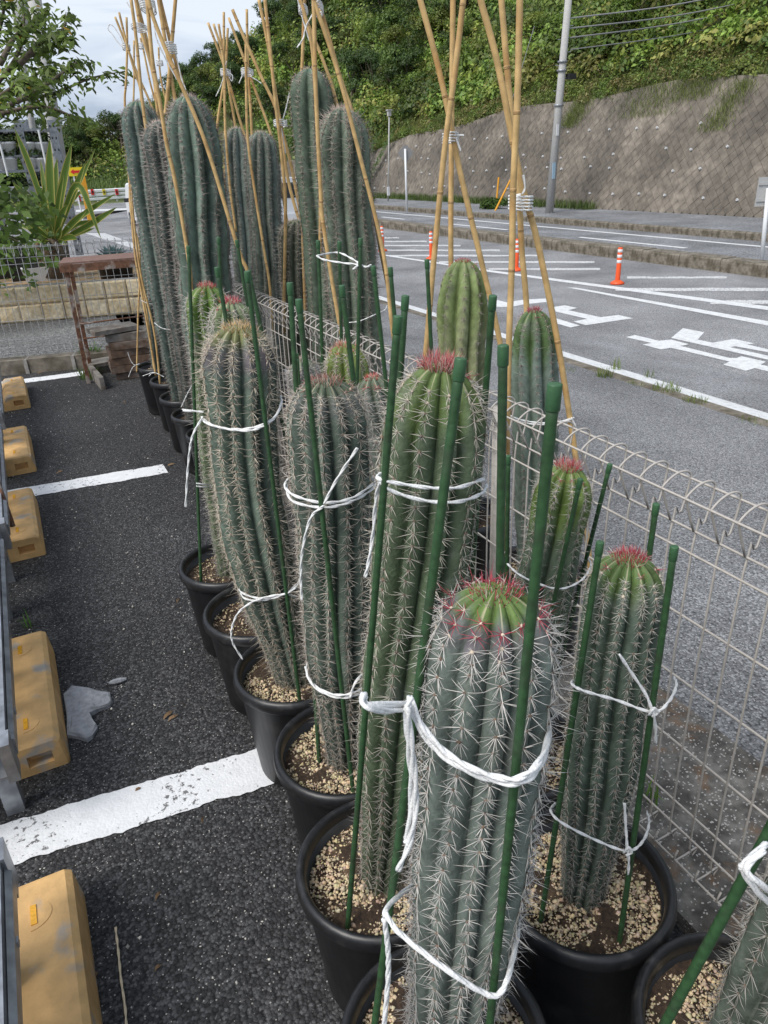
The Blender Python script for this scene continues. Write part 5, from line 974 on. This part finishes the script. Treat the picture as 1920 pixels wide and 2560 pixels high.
# slim lamp post, diamond sign, plain sign
def post(name, px0, py0, px1, py1, r, m, label, cat, z=ZR + .17):
    b = gz(px0, py0, z); t_ = plane(px1, py1, b); o = thing(name, b, label, cat); mb = MB(); mb.tube([b - [0, 0, .1], t_], r, 12); mb.build('post', m, o, True); return o, b, t_
o, b, t_ = post('lamp_post', 970, 503, 973, 288, .035, GREYP, 'slim grey post with a small lamp head beside the wall', 'lamp post')
mb = MB(); mb.box(t_ + [0, 0, .08], (.16, .16, .22)); mb.box(t_ + [0, 0, .22], (.24, .24, .05)); mb.build('lamp_head', GREYP, o)
mb = MB(); mb.box(plane(971, 478, b, .05), (.13, .06, .40)); mb.build('notice_plate', WHITE, o)
o, b, t_ = post('diamond_sign', 1017, 523, 1013, 372, .045, WHITE, 'white post with the grey back of a diamond-shaped road sign', 'road sign')
c = plane(1014, 383, b, -.05); h = .30; mb = MB(); V = [c + SIDE * a_ + np.array([0, 0, z_]) + FWD * q for q in (-.006, .006) for a_, z_ in [(-h, -.05), (-.05, -h * 1.05), (.05, -h * 1.05), (h, -.05), (h, .05), (.05, h), (-.05, h), (-h, .05)]]
mb.add(V, [tuple(range(8)), tuple(range(8, 16))[::-1]] + [(i, (i + 1) % 8, 8 + (i + 1) % 8, 8 + i) for i in range(8)]); mb.build('sign_plate', mat('dull_sign_back', (.22, .22, .22), .6), o)
o, b, t_ = post('plain_sign', 1904, 664, 1921, 470, .038, WHITE, 'white post with the back of a pale rectangular sign at the median kerb', 'road sign', ZR + .02)
c = plane(1958, 477, b, -.06); mb = MB(); Rs = np.array([SIDE, FWD, [0, 0, 1]]).T; mb.box(c, (.98, .012, .50), Rs); pl = mb.build('sign_plate', BACKM, o)
for dz in (-.14, .14):
    mb = MB(); mb.box(c + [0, 0, dz] - FWD * .016, (.96, .02, .05), Rs); mb.build('stiffening_rail', BACKM, pl)
for (x0, y0, x1, y1, lab) in [(1240, 518, 1247, 443, 'upright yellow-orange bar leaning on the wall above the dark bush'), (1238, 527, 1276, 450, 'strongly tilted yellow-orange bar leaning on the wall')]:
    b = gz(x0, y0, ZR + .17); mb = MB(); mb.tube([b, plane(x1, y1, b)], .035, 8); mb.build('leaning_bar', ORP, label=lab, cat='bar')
# orange lane delineators
def delineator(px, py, label):
    b = road(px, py); t = thing('lane_delineator', b, label, 'delineator', None); H_ = .62
    mb = MB(); mb.lathe([(0, .002), (.125, .002), (.12, .03), (.075, .055), (.05, .07), (0, .07)], 20, b); mb.build('base', ORANGE, t, True)
    mb = MB(); mb.lathe([(.043, .06), (.040, H_ - .01), (.034, H_), (0, H_)], 16, b); tube_ = mb.build('tube', ORANGE, t, True)
    for z in (.36, .45, .54):
        mb = MB(); mb.lathe([(.0405, z), (.0425, z + .001), (.0425, z + .049), (.0405, z + .05)], 16, b); mb.build('reflective_band', WHITE, tube_, True)
delineator(1543, 710, 'orange delineator post with white bands standing right of both bamboo tripods')
delineator(1291, 677, 'orange delineator post half hidden behind the bamboo of the low-tied tripod')
delineator(1078, 648, 'orange delineator post beside the pale green cactus and its bamboo')
delineator(957, 628, 'orange delineator post beside the bamboo of the tall thick cactus')
# weeds in the gutter
gut = MB(); gut.box((GX, 4, sl(GX) + .002), (.16, 24, .012)); gut.build('gutter_strip', KERBM, kind='structure')
for (px, py, r, h, n) in [(1510, 942, .07, .14, 40), (1665, 978, .11, .12, 80), (1735, 1005, .09, .09, 60), (1590, 962, .08, .07, 40), (1420, 928, .08, .05, 40), (1880, 1055, .10, .06, 40), (1540, 925, .04, .2, 8), (1625, 945, .05, .18, 8)]:
    c0 = road(px, py); tuft('gutter_weed', c0, r * 1.15, h * .62, n * 2, (.15, .20, .05), 'tuft of green weeds sprouting in the gutter beside the white edge line', 'weeds', 'weed tufts in the gutter')
tuft('kerb_weed', gz(225, 945), .08, .10, 120, (.12, .2, .05), 'weeds at the end of the bay line by the rusty leg', 'weeds')
tuft('kerb_weed', gz(232, 905, .02), .07, .16, 100, (.12, .22, .05), 'taller weeds against the brown kerb behind the rusty leg', 'weeds')
tuft('asphalt_weed', gz(75, 1565), .02, .06, 14, (.12, .26, .05), 'tiny green seedling in the asphalt behind the scuffed wheel stop', 'weeds')
# stems of grass in the fence footing
tuft('footing_weed', (1.16, .93, .04), .02, .10, 10, (.14, .26, .05), 'few grass blades in the stained fence footing', 'weeds')

# ------------------------------------------------------------------ rusty table frame, timber stack
tl = gz(222, 958); TZ = 1.0
rt = thing('rusty_table', tl, 'rusty steel table frame with a red-brown top before the back fence', 'table frame')
ltop = ony(157, 672, tl[1]); rtop = ony(345, 655, tl[1] - .10); xv = unit([rtop[0] - ltop[0], rtop[1] - ltop[1], 0]); yv = np.cross([0, 0, 1], xv); Rt = np.array([xv, yv, [0, 0, 1]]).T; zt = (ltop[2] + rtop[2]) / 2; wid = np.linalg.norm(rtop[:2] - ltop[:2]) + .06
cT = np.array([*(ltop[:2]), 0]) + xv * (wid / 2 - .02) + yv * .17
mb = MB(); mb.box(cT + [0, 0, zt + .035], (wid, .40, .012), Rt); tp_ = mb.build('top_plate', mat('red_oxide', (.19, .11, .085), .8, var=.25, scale=9), rt)
mb = MB(); mb.box(cT - yv * .203 + [0, 0, zt - .0], (wid, .008, .055), Rt); mb.build('front_lip', RUST, tp_)
for sx in (0, 1):
    for sy in (0, 1):
        b = np.array([*(tl[:2]), 0]) + xv * (wid - .07) * sx + yv * .33 * sy; t2 = np.array([*(ltop[:2]), 0]) + xv * (.02 + (wid - .08) * sx) + yv * (.0 + .33 * sy) + [0, 0, zt]
        mb = MB(); mb.box((b + t2) / 2, (.03, .03, np.linalg.norm(t2 - b)), None); o = mb.build('leg', RUST, rt)
        v = o.data.vertices
        for q in v:
            f_ = q.co.z / max(zt, .01); cxy = b[:2] + (t2[:2] - b[:2]) * f_ - (b[:2] + t2[:2]) / 2; q.co.x += cxy[0]; q.co.y += cxy[1]
for z_ in (.42, .30):
    mb = MB(); a = np.array([*(tl[:2]), z_]) + yv * .3; mb.tube([a, a + xv * (wid - .06) + [0, 0, .02]], .007, 6); mb.build('cross_rod', RUST, rt)
def boards():
    base = gz(350, 945); o = base + np.array([-.02, .12, 0])
    for i in range(6):
        mb = MB(); mb.box(o + [random.uniform(-.03, .03), random.uniform(-.02, .02), .033 + i * .062], (.33, .26, .058), np.array([[math.cos(a_), -math.sin(a_), 0], [math.sin(a_), math.cos(a_), 0], [0, 0, 1]]) if (a_ := random.uniform(-.2, .1)) or True else None)
        mb.build('timber_slab', WOOD if i < 5 else WOODG, label=['bottom', 'second', 'third', 'fourth', 'fifth', 'topmost'][i] + ' dark timber slab in the stack behind the far pots', cat='timber')
    mb = MB(); mb.box(o + [-.10, -.01, .40], (.36, .22, .035), np.array([[.98, -.2, 0], [.2, .98, 0], [0, 0, 1]])); mb.build('timber_slab', WOODG, label='grey board laid skewed on top of the timber stack', cat='timber')
    c0 = gz(262, 930)
    mb = MB(); mb.box(c0 + [.02, .06, .075], (.26, .20, .03), np.array([[.98, -.17, 0], [.17, .98, 0], [0, 0, 1]])); mb.box(c0 + [.02, .06, .03], (.22, .16, .06), np.array([[.98, -.17, 0], [.17, .98, 0], [0, 0, 1]])); mb.build('timber_slab', WOODG, label='grey board lying on a block beside the rusty table leg', cat='timber')
    mb = MB(); a_ = gz(227, 925, .05); b_ = gz(255, 958, .05); d_ = unit(b_ - a_); mb.box((a_ + b_) / 2, (.035, np.linalg.norm(b_ - a_) + .04, .1), np.array([np.cross(d_, [0, 0, 1]), d_, [0, 0, 1]]).T); mb.build('timber_slab', WOODG, label='grey plank on edge leaning beside the rusty table leg', cat='timber')
boards()

# ------------------------------------------------------------------ planting bed behind the back fence
WB = np.array([-1.6, 10.15, 0]); dW = unit([1, -.30, 0]); RW = np.array([dW, np.cross([0, 0, 1], dW), [0, 0, 1]]).T
bw = thing('block_wall', WB, 'low tan split-face block wall of the planting bed behind the back fence', 'wall')
for j in range(2):
    for i in range(15):
        c = WB + dW * (i * .245 + .12) + [0, 0, .10 + j * .20]; mb = MB(); w2, h2 = .119, .097; d_ = .10
        V = []
        for (dx, dz) in [(-w2, -h2), (w2, -h2), (w2, h2), (-w2, h2)]: V.append(c + dW * dx + RW[:, 1] * -(d_ - .012) + [0, 0, dz])
        for (dx, dz) in [(-w2 * .86, -h2 * .8), (w2 * .86, -h2 * .8), (w2 * .86, h2 * .8), (-w2 * .86, h2 * .8)]: V.append(c + dW * dx + RW[:, 1] * -(d_ + random.uniform(.0, .02)) + [0, 0, dz])
        for (dx, dz) in [(-w2, -h2), (w2, -h2), (w2, h2), (-w2, h2)]: V.append(c + dW * dx + RW[:, 1] * .08 + [0, 0, dz])
        mb.add(V, [(4, 5, 6, 7), (0, 1, 5, 4), (1, 2, 6, 5), (2, 3, 7, 6), (3, 0, 4, 7), (0, 3, 11, 8), (1, 0, 8, 9), (2, 1, 9, 10), (3, 2, 10, 11)]); mb.build('block', BLOCK, bw)
mb = MB(); mb.box(WB + dW * 1.84 + RW[:, 1] * -.0 + [0, 0, .2], (3.68, .155, .396), RW); mb.build('mortar', CONC, bw)
mb = MB(); q = WB + RW[:, 1] * .09; mb.add([q + [0, 0, .36], q + dW * 3.68 + [0, 0, .36], q + dW * 3.68 + [.3, 1.7, .36], q + [0, 1.7, .36]], [(0, 1, 2, 3)]); mb.build('planting_bed', mat('bed_earth', (.30, .20, .10), .95, var=.5, scale=12, col2=(.12, .10, .06), lo=.45, hi=.6), kind='structure')
sheet('gravel_path', [(-6, 7.35, .003), (1.0, 7.0, .003), (1.0, 9.5, .003), (-6, 11.5, .003)], asphalt('grey_gravel', 60, (.13, .13, .128), (.30, .295, .285), (.5, .49, .46), .93, .004))
# variegated yucca-like rosette on a shaggy trunk
yb = ony(138, 672, 10.35); yz = ony(138, 607, 10.35)
yu = thing('variegated_yucca', yb, 'large sword-leaved plant with yellow leaf edges on a shaggy trunk', 'plant')
mb = MB(); mb.tube([yb - [0, 0, .1], yb + (yz - yb) * .5, yz + [0, 0, .05]], [.20, .17, .15], 14); mb.build('trunk', BARK, yu, True)
k = 260; a = RNG.uniform(0, 6.28, k); zq = RNG.uniform(0, 1, k); pp = np.stack([yb[0] + .17 * np.cos(a), yb[1] + .17 * np.sin(a), yb[2] + zq * (yz[2] - yb[2])], 1)
o = put('leaf_scars', leaf_mesh('leaf_scars', pp, np.stack([np.cos(a), np.sin(a), -.3 * np.ones(k)], 1), np.full(k, .06), np.clip(np.array([.34, .26, .17]) * RNG.uniform(.5, 1.3, (k, 1)), 0, 1)), yu); o['kind'] = 'stuff'
Y3 = lambda x, y: ((0 + x * .24111), (250 + y * .24115))
def sword(tip, midp, w_, base=None, edge=True):
    b = np.asarray(yz if base is None else base); P = spline([b, midp, tip], 16); t = np.gradient(P, axis=0); t /= np.linalg.norm(t, axis=1)[:, None]; s_ = np.cross(t, FWD); s_ /= np.maximum(np.linalg.norm(s_, axis=1)[:, None], 1e-6); nn = np.cross(s_, t)
    u = np.linspace(0, 1, 16); wd = w_ * np.clip(np.sin(np.clip(u * 1.25 + .28, 0, 1.57)) * (1 - u ** 4), .02, 1); mb = MB(); V = []; C = []
    for f_, c_, up2 in [(-1, (.50, .45, .14), .34), (-.80, (.48, .42, .12), .24), (-.76, (.14, .22, .04), .23), (0, (.10, .17, .033), 0), (.76, (.14, .22, .04), .23), (.80, (.48, .42, .12), .24), (1, (.50, .45, .14), .34)]:
        V.append(P + s_ * (wd * f_)[:, None] - nn * (wd * up2)[:, None]); C.append(np.tile(c_, (16, 1)))
    V = np.concatenate(V); C = np.concatenate(C); F = [(r_ * 16 + i, r_ * 16 + i + 1, (r_ + 1) * 16 + i + 1, (r_ + 1) * 16 + i) for r_ in range(6) for i in range(15)]; mb.add(V, F, C); return mb.build('leaf', LEAF, yu, True)
for tip, md, off, w_ in [((515, 400), (525, 900), 0, .085), ((745, 450), (640, 950), .1, .08), ((150, 290), (340, 760), .05, .06), ((890, 640), (740, 1020), .15, .06), ((455, 880), (470, 1150), .2, .08), ((1050, 1440), (800, 880), .3, .06), ((1200, 970), (850, 1200), .25, .05), ((1215, 1110), (900, 1310), .3, .06), ((800, 1440), (720, 1420), .35, .06), ((300, 960), (430, 1180), .3, .07), ((130, 850), (330, 1080), .1, .07), ((200, 1180), (380, 1330), .25, .055), ((700, 1080), (620, 1240), .4, .07), ((280, 1330), (430, 1420), .3, .05), ((590, 600), (570, 1000), -.2, .07), ((900, 1140), (740, 1290), .3, .06), ((240, 1240), (380, 1400), -.1, .05), ((990, 500), (780, 960), -.2, .04), ((530, 1290), (535, 1380), .4, .07), ((640, 1310), (610, 1400), .4, .06), ((80, 1010), (300, 1180), -.1, .045), ((150, 1420), (350, 1420), .2, .04), ((980, 1330), (780, 1390), .1, .045), ((420, 620), (480, 1000), -.3, .05), ((1000, 1250), (780, 1300), -.1, .045), ((660, 760), (600, 1080), .25, .05), ((330, 1100), (450, 1280), .35, .045), ((880, 900), (690, 1130), -.2, .045), ((60, 1240), (300, 1330), -.2, .04), ((700, 1490), (640, 1470), .35, .05), ((420, 1490), (470, 1470), .35, .05)]:
    sword(plane(*Y3(*tip), yz, off), plane(*Y3(*md), yz, off * .6), w_ * .82)
# blue-grey rosette in a black pot
ab = ony(292, 690, 9.75)
ag = thing('potted_agave', ab - [0, 0, .1], 'small blue-grey agave rosette in a black pot behind the rusty table', 'plant'); mb = MB(); mb.lathe([(0, -.12), (.17, -.12), (.215, .16), (.235, .17), (.235, .20), (.20, .20), (.19, .15), (0, .15)], 28, ab); mb.build('pot', POT, ag, True)
for i in range(22):
    a = i * 2.4; e = .35 + .9 * (i / 22); L = .26 - .06 * (i / 22); c0 = ab + [0, 0, .17]; d = np.array([math.cos(a) * math.cos(e), math.sin(a) * math.cos(e), math.sin(e)]); s_ = unit(np.cross(d, [0, 0, 1.])); n_ = np.cross(s_, d); mb = MB()
    V = [c0 - s_ * .02, c0 + s_ * .02, c0 + d * L * .5 + s_ * .045 + n_ * .02, c0 + d * L * .5 - n_ * .012, c0 + d * L * .5 - s_ * .045 + n_ * .02, c0 + d * L + n_ * .01]; mb.add(V, [(0, 3, 4), (0, 1, 3), (1, 2, 3), (4, 3, 5), (3, 2, 5)], (.13, .20, .20)); mb.build('leaf', LEAF, ag)
yl = ony(296, 650, 9.6); tuft('yellow_sprout', yl - [0, 0, .06], .05, .17, 14, (.55, .50, .05), 'bright yellow sprout in front of the blue-grey agave', 'plant')
# perforated steel rack with white planters
ry = 12.2; r0 = ony(15, 640, ry)
rk = thing('plant_rack', (r0[0], ry, .0), 'grey perforated steel rack holding white planters behind the sword-leaved plant', 'rack')
def rp_(px, py, dy=0): return ony(px, py, ry + dy)
for (x0, y0, x1, y1, dy) in [(42, 300, 92, 640, 0), (126, 300, 174, 640, 0), (-60, 300, -10, 640, 0), (60, 300, 108, 640, .5), (128, 300, 176, 640, .5)]:
    a = rp_(x0, y0, dy); b = rp_(x1, y1, dy); b = np.array([a[0], a[1], b[2]]); mb = MB(); mb.box((a + b) / 2, (.10, .012, a[2] - b[2])); mb.box((a + b) / 2 + [.046, .04, 0], (.008, .08, a[2] - b[2])); u = mb.build('upright', GALV, rk)
    if dy == 0:
        for i in range(12):
            for sx in (-.025, .025):
                z_ = b[2] + (a[2] - b[2]) * (i + .5) / 12; mb = MB(); mb.box((a[0] + sx, a[1] - .007, z_), (.018, .004, .028)); mb.build('slot', DARKM, u)
for (py, dy) in [(332, .25), (397, .25), (435, .25), (505, .25)]:
    a = rp_(-90, py, dy); b = rp_(136, py, dy); mb = MB(); mb.box(((a[0] + b[0]) / 2, ry + .25, a[2]), (abs(b[0] - a[0]), .50, .03)); mb.build('shelf', GALV, rk)
pm_ = MB(); pm_.lathe([(0, 0), (.078, 0), (.098, .16), (.107, .165), (.107, .19), (.092, .19), (.088, .14), (0, .14)], 20); pme = pm_.mesh('pot', WHITE, True)
P, Nn, S, C = clump_leaves([(0, 0, .2), (.06, .03, .24), (-.06, -.02, .22)], [.11] * 3, [50] * 3, .045, [(.045, .075, .025)] * 3); pfl = leaf_mesh('foliage', P, Nn, S, C, aspect=.3)
for (py, xs) in [(397, (-3, 27, 77, 108)), (435, (0, 31, 78, 110)), (505, (5, 40, 78, 112))]:
    for px in xs:
        c = rp_(px, py, .22); t = thing('white_planter', (c[0], c[1] - .12, c[2] + .015), {397: 'white round planter on the upper rack shelf', 435: 'white round planter on the middle rack shelf', 505: 'white round planter on the lower rack shelf'}[py], 'planter', 'white planters on the rack shelf ' + str(py)); put('pot', pme, t, loc=(0, 0, 0)); put('foliage', pfl, t, loc=(0, 0, 0)).rotation_euler.z = random.uniform(0, 6)
for (x0, y0, x1, y1) in [(0, 360, 14, 440), (96, 325, 118, 440)]:
    a = rp_(x0, y0, -.05); b = rp_(x1, y1, -.05); mb = MB(); mb.tube([a, [a[0] + .0, a[1], b[2]]], .014, 8); mb.build('front_rod', WHITE, rk)
# utility pole behind the rack and thinner conduit pole
gp = ony(140, 330, 14.5); t_ = ony(76, -60, 14.5); o = thing('utility_pole', (gp[0] + .1, 14.5, ZR), 'thick grey utility pole behind the plant rack', 'utility pole'); mb = MB(); mb.tube([ony(172, 560, 14.5), ony(77, -60, 14.5)], [.125, .10], 16); mb.build('shaft', GREYP, o, True)
gp = ony(62, 215, 15.2); t_ = ony(30, -60, 15.2); o = thing('utility_pole', (gp[0] + .1, 15.2, ZR), 'slimmer grey pole with a transformer can left of the thick one', 'utility pole'); mb = MB(); mb.tube([ony(112, 520, 15.2), ony(24, -60, 15.2)], [.055, .045], 12); mb.build('shaft', GREYP, o, True)
c = ony(55, 30, 15.0); mb = MB(); mb.lathe([(0, -.2), (.13, -.2), (.15, -.17), (.15, .17), (.13, .2), (0, .2)], 16, c); mb.build('transformer', GREYP, o, True)
# dark pots and troughs under the rack
for (px, py, y, w_, h, m, lab) in [(60, 660, 10.6, .42, .34, POT, 'square black pot in the bed behind the mesh, under the shrub'), (97, 668, 10.4, .42, .16, WHITE, 'pale trough in the bed beside the shaggy trunk'), (20, 650, 11.0, .4, .4, POT, 'black pot in the bed in the shade of the shrub')]:
    c = ony(px, py, y); mb = MB(); s = w_ / 2; V = [(-s * .85, -s * .85, -h / 2), (s * .85, -s * .85, -h / 2), (s * .85, s * .85, -h / 2), (-s * .85, s * .85, -h / 2), (-s, -s, h / 2), (s, -s, h / 2), (s, s, h / 2), (-s, s, h / 2), (-s * .9, -s * .9, h / 2), (s * .9, -s * .9, h / 2), (s * .9, s * .9, h / 2), (-s * .9, s * .9, h / 2), (-s * .85, -s * .85, h / 3), (s * .85, -s * .85, h / 3), (s * .85, s * .85, h / 3), (-s * .85, s * .85, h / 3)]
    mb.add(np.array(V) + [c[0], c[1], .36 + h / 2], [(3, 2, 1, 0)] + [(i, (i + 1) % 4, 4 + (i + 1) % 4, 4 + i) for i in range(4)] + [(4 + i, 4 + (i + 1) % 4, 8 + (i + 1) % 4, 8 + i) for i in range(4)] + [(8 + i, 8 + (i + 1) % 4, 12 + (i + 1) % 4, 12 + i) for i in range(4)] + [(12, 13, 14, 15)]); mb.build('planter_box', m, label=lab, cat='planter')

# ------------------------------------------------------------------ tree at the left edge: limbs reach in, leaves hang in rows along the twigs
tr = thing('cherry_tree', (-1.75, 9.2, 0), 'broad-leaved tree reaching its drooping branches in front of the grey sky', 'tree')
TB = np.array([-1.75, 9.2, 0]); mb = MB(); crown_pt = ony(-120, 330, 8.9); mb.tube(spline([TB, TB + [.1, 0, 1.0], crown_pt], 14), np.linspace(.12, .075, 14), 10); mb.build('trunk', BARK, tr, True)
lp = []; ln_ = []; lc = []; ls = []
LIMBS = [([(-120, 330), (40, 255), (130, 235), (230, 195), (312, 178)], 8.6), ([(-120, 330), (40, 160), (110, 130), (160, 70), (165, 30)], 8.9), ([(-120, 320), (0, 200), (50, 120), (60, 40), (50, -40)], 8.7), ([(-120, 330), (20, 280), (110, 268), (180, 290), (232, 312)], 8.3), ([(-120, 320), (-20, 120), (10, 20), (0, -60)], 8.5), ([(-100, 330), (40, 225), (100, 180), (128, 165)], 9.0), ([(40, 255), (110, 215), (180, 165), (200, 150)], 8.7), ([(50, 160), (110, 100), (150, 90), (170, 100)], 8.5), ([(-100, 300), (0, 240), (60, 200), (90, 205)], 8.1), ([(0, 160), (40, 90), (90, 60), (120, 20)], 8.8)]
for pts, y in LIMBS:
    P = spline([ony(px, py, y + .15 * i * (1 if y > 8.5 else -.6)) for i, (px, py) in enumerate(pts)], 40); mb = MB(); mb.tube(P, np.linspace(.028, .004, 40), 6); mb.build('limb', BARK, tr, True)
    for i in range(8, 40):
        for q in range(5):
            d = unit(RNG.normal(0, 1, 3) * [1, 1, .55]); L = RNG.uniform(.02, .17); p = P[i] + d * L + [0, 0, -.02]
            lp.append(p); ln_.append(np.array([d[0] * .9, d[1] * .9 - .5, .75])); r_ = RNG.random()
            lc.append(np.array([.17, .245, .05]) * RNG.uniform(.4, 1.3) if r_ > .014 else np.array([.55, .34, .04])); ls.append(RNG.uniform(.036, .06))
o = put('crown', leaf_mesh('crown', np.array(lp), np.array(ln_), np.array(ls), np.clip(np.array(lc), 0, 1), aspect=.36, droop=.35), tr); o['kind'] = 'stuff'
# shrub with larger leaves at the left edge
sb = ony(20, 690, 9.6); sh = thing('leafy_shrub', (sb[0], sb[1], .36), 'light green broad-leaved shrub at the left edge over the mesh', 'shrub')
mb = MB(); lp = []; lc = []
for i in range(16):
    px = RNG.uniform(-60, 105); py = RNG.uniform(500, 680); tp_ = ony(px, py, 9.3 + RNG.uniform(-.3, .5)); mb.tube(spline([(sb[0] - .2, sb[1], .36), ((sb[0] + tp_[0]) / 2 - .1, sb[1], (tp_[2] + .5) / 2 + .25), tp_], 10), np.linspace(.014, .004, 10), 5)
    for q in range(34): lp.append(tp_ + RNG.normal(0, .13, 3) * [1.1, 1, .9]); lc.append(np.array([.15, .24, .05]) * RNG.uniform(.3, 1.3))
mb.build('stems', BARK, sh, True); lp = np.array(lp); put('foliage', leaf_mesh('foliage', lp, np.tile([.1, -.7, .7], (len(lp), 1)) + RNG.normal(0, .35, (len(lp), 3)), RNG.uniform(.035, .075, len(lp)), np.array(lc), aspect=.55), sh)['kind'] = 'stuff'

# ------------------------------------------------------------------ far road end: guardrail, arrow sign, parked car
gy_ = 66.0
gr = thing('guardrail', (ony(250, 505, gy_)[0], gy_, ZR), 'white beam guardrail with red and yellow reflectors across the far road end', 'guardrail')
x0 = ony(180, 500, gy_)[0]; x1 = ony(420, 500, gy_)[0]; zt_ = ony(250, 472, gy_)[2]; zb_ = ony(250, 502, gy_)[2]
for i in range(3):
    z_ = zb_ + (zt_ - zb_) * (i + .5) / 3; mb = MB(); hh = (zt_ - zb_) / 3 * .42; mb.prism([(gy_, z_ - hh), (gy_ - .08, z_ - hh * .6), (gy_ - .08, z_ + hh * .6), (gy_, z_ + hh)], x0, x1, axis=0); mb.build('beam', WHITE, gr)
for i in range(5):
    xx = x0 + (x1 - x0) * (i + .3) / 5; mb = MB(); mb.tube([(xx, gy_ + .1, ZR - .1), (xx, gy_ + .1, zt_)], .07, 8); mb.build('post', WHITE, gr)
for i, (px, m_) in enumerate([(231, RED), (260, YEL), (292, RED), (198, RED)]):
    c = ony(px, 480 if i < 3 else 496, gy_ - .12); mb = MB(); mb.box(c, (.22, .04, .42)); r_ = mb.build('reflector', m_, gr); mb = MB(); mb.box(c - [0, .03, 0], (.1, .03, .2)); mb.build('mark', DARKM, r_)
sy = 40.0; c = ony(193, 429, sy); w_ = (ony(215, 429, sy)[0] - ony(171, 429, sy)[0]); h_ = ony(193, 418, sy)[2] - ony(193, 440, sy)[2]
sg = thing('arrow_sign', (c[0], sy, ZR), 'yellow board with a red arrow pointing left beyond the fence', 'road sign'); mb = MB(); mb.box(c, (w_, .04, h_)); bo = mb.build('board', YEL, sg)
aw, ah = w_ * .3, h_ * .18; mb = MB(); mb.prism([(c[0] - w_ * .40, c[2]), (c[0] - w_ * .2, c[2] + h_ * .3), (c[0] - w_ * .2, c[2] + ah * .75), (c[0] + w_ * .18, c[2] + ah * .75), (c[0] + w_ * .18, c[2] - ah * .75), (c[0] - w_ * .2, c[2] - ah * .75), (c[0] - w_ * .2, c[2] - h_ * .3)], sy - .045, sy - .03, axis=1); mb.build('arrow', RED, bo)
for dx in (-w_ * .25,): 
    mb = MB(); mb.tube([(c[0] + dx, sy + .03, ZR - .05), (c[0] + dx, sy + .03, c[2])], .035, 8); mb.build('post', WHITE, sg)
b = ony(210, 478, sy + .5); b = np.array([b[0], sy + .5, ZR]); mb = MB(); tp_ = ony(206, 440, sy + .5); mb.box(((b[0] + tp_[0]) / 2, sy + .5, (ZR + tp_[2]) / 2), (.28, .12, tp_[2] - ZR)); op = mb.build('orange_post', ORP, label='orange panel post under the yellow arrow board', cat='post')
n = 9000; x = RNG.uniform(-2, 26, n); y = RNG.uniform(67, 84, n)
put('far_grass', grass_mesh(np.stack([x, y, np.full(n, ZR - .05) + (y - 66) * .05], 1), RNG.uniform(.5, 1.3, n), np.clip(np.array([.14, .20, .055]) * RNG.uniform(.6, 1.3, (n, 1)), 0, 1), .6), label='tall bright grass behind the far guardrail', cat='grass', kind='stuff')
mb = MB(); mb.add([(-30, 66.5, ZR - .02), (40, 66.5, ZR - .02), (40, 86, ZR + .9), (-30, 90, ZR + .9)], [(0, 1, 2, 3)]); mb.build('far_verge', GRASSM, kind='structure')
def car(px, py, y, label, col, sgn=1):
    b = ony(px, py, y); x, yb_ = b[0], y; t = thing('parked_car', (x, yb_, ZR), label, 'car'); M_ = mat('car_paint_' + label[:5], col, .3, spec=.6)
    pr = [(-.74, .28), (-.74, .95), (-.72, 1.0), (-.62, 1.62), (-.55, 1.70), (.55, 1.70), (.62, 1.62), (.72, 1.0), (.74, .95), (.74, .28)]
    mb = MB(); mb.prism([(x + a_, ZR + b_) for a_, b_ in pr], yb_, yb_ + 3.3, axis=1); mb.build('body', M_, t)
    mb = MB(); mb.prism([(x - .66, ZR + 1.05), (x - .58, ZR + 1.55), (x + .58, ZR + 1.55), (x + .66, ZR + 1.05)], yb_ - .012, yb_ + .01, axis=1); mb.build('rear_window', GLASSD, t)
    for s in (-1, 1):
        mb = MB(); mb.box((x + s * .65, yb_ - .01, ZR + .82), (.14, .04, .26)); mb.build('tail_light', RED, t)
        mb = MB(); mb.box((x + s * .84, yb_ + 2.2, ZR + 1.05), (.2, .1, .16)); mb.build('mirror', DARKM, t)
        for yy in (.5, 2.7):
            mb = MB(); mb.tube([(x + s * .58, yb_ + yy, ZR + .28), (x + s * .76, yb_ + yy, ZR + .28)], .28, 20); wl = mb.build('wheel', DARKM, t, True); mb = MB(); mb.tube([(x + s * .74, yb_ + yy, ZR + .28), (x + s * .77, yb_ + yy, ZR + .28)], .16, 14); mb.build('rim', GALV, wl)
    mb = MB(); mb.box((x, yb_ - .03, ZR + .42), (1.4, .08, .22)); mb.build('bumper', M_, t)
car(394, 520, 33.0, 'white small van on the far road, half hidden by the tall cacti', (.7, .72, .74))
car(735, 510, 27.0, 'white small car glimpsed between the short broad cactus and the tallest one', (.66, .69, .75))
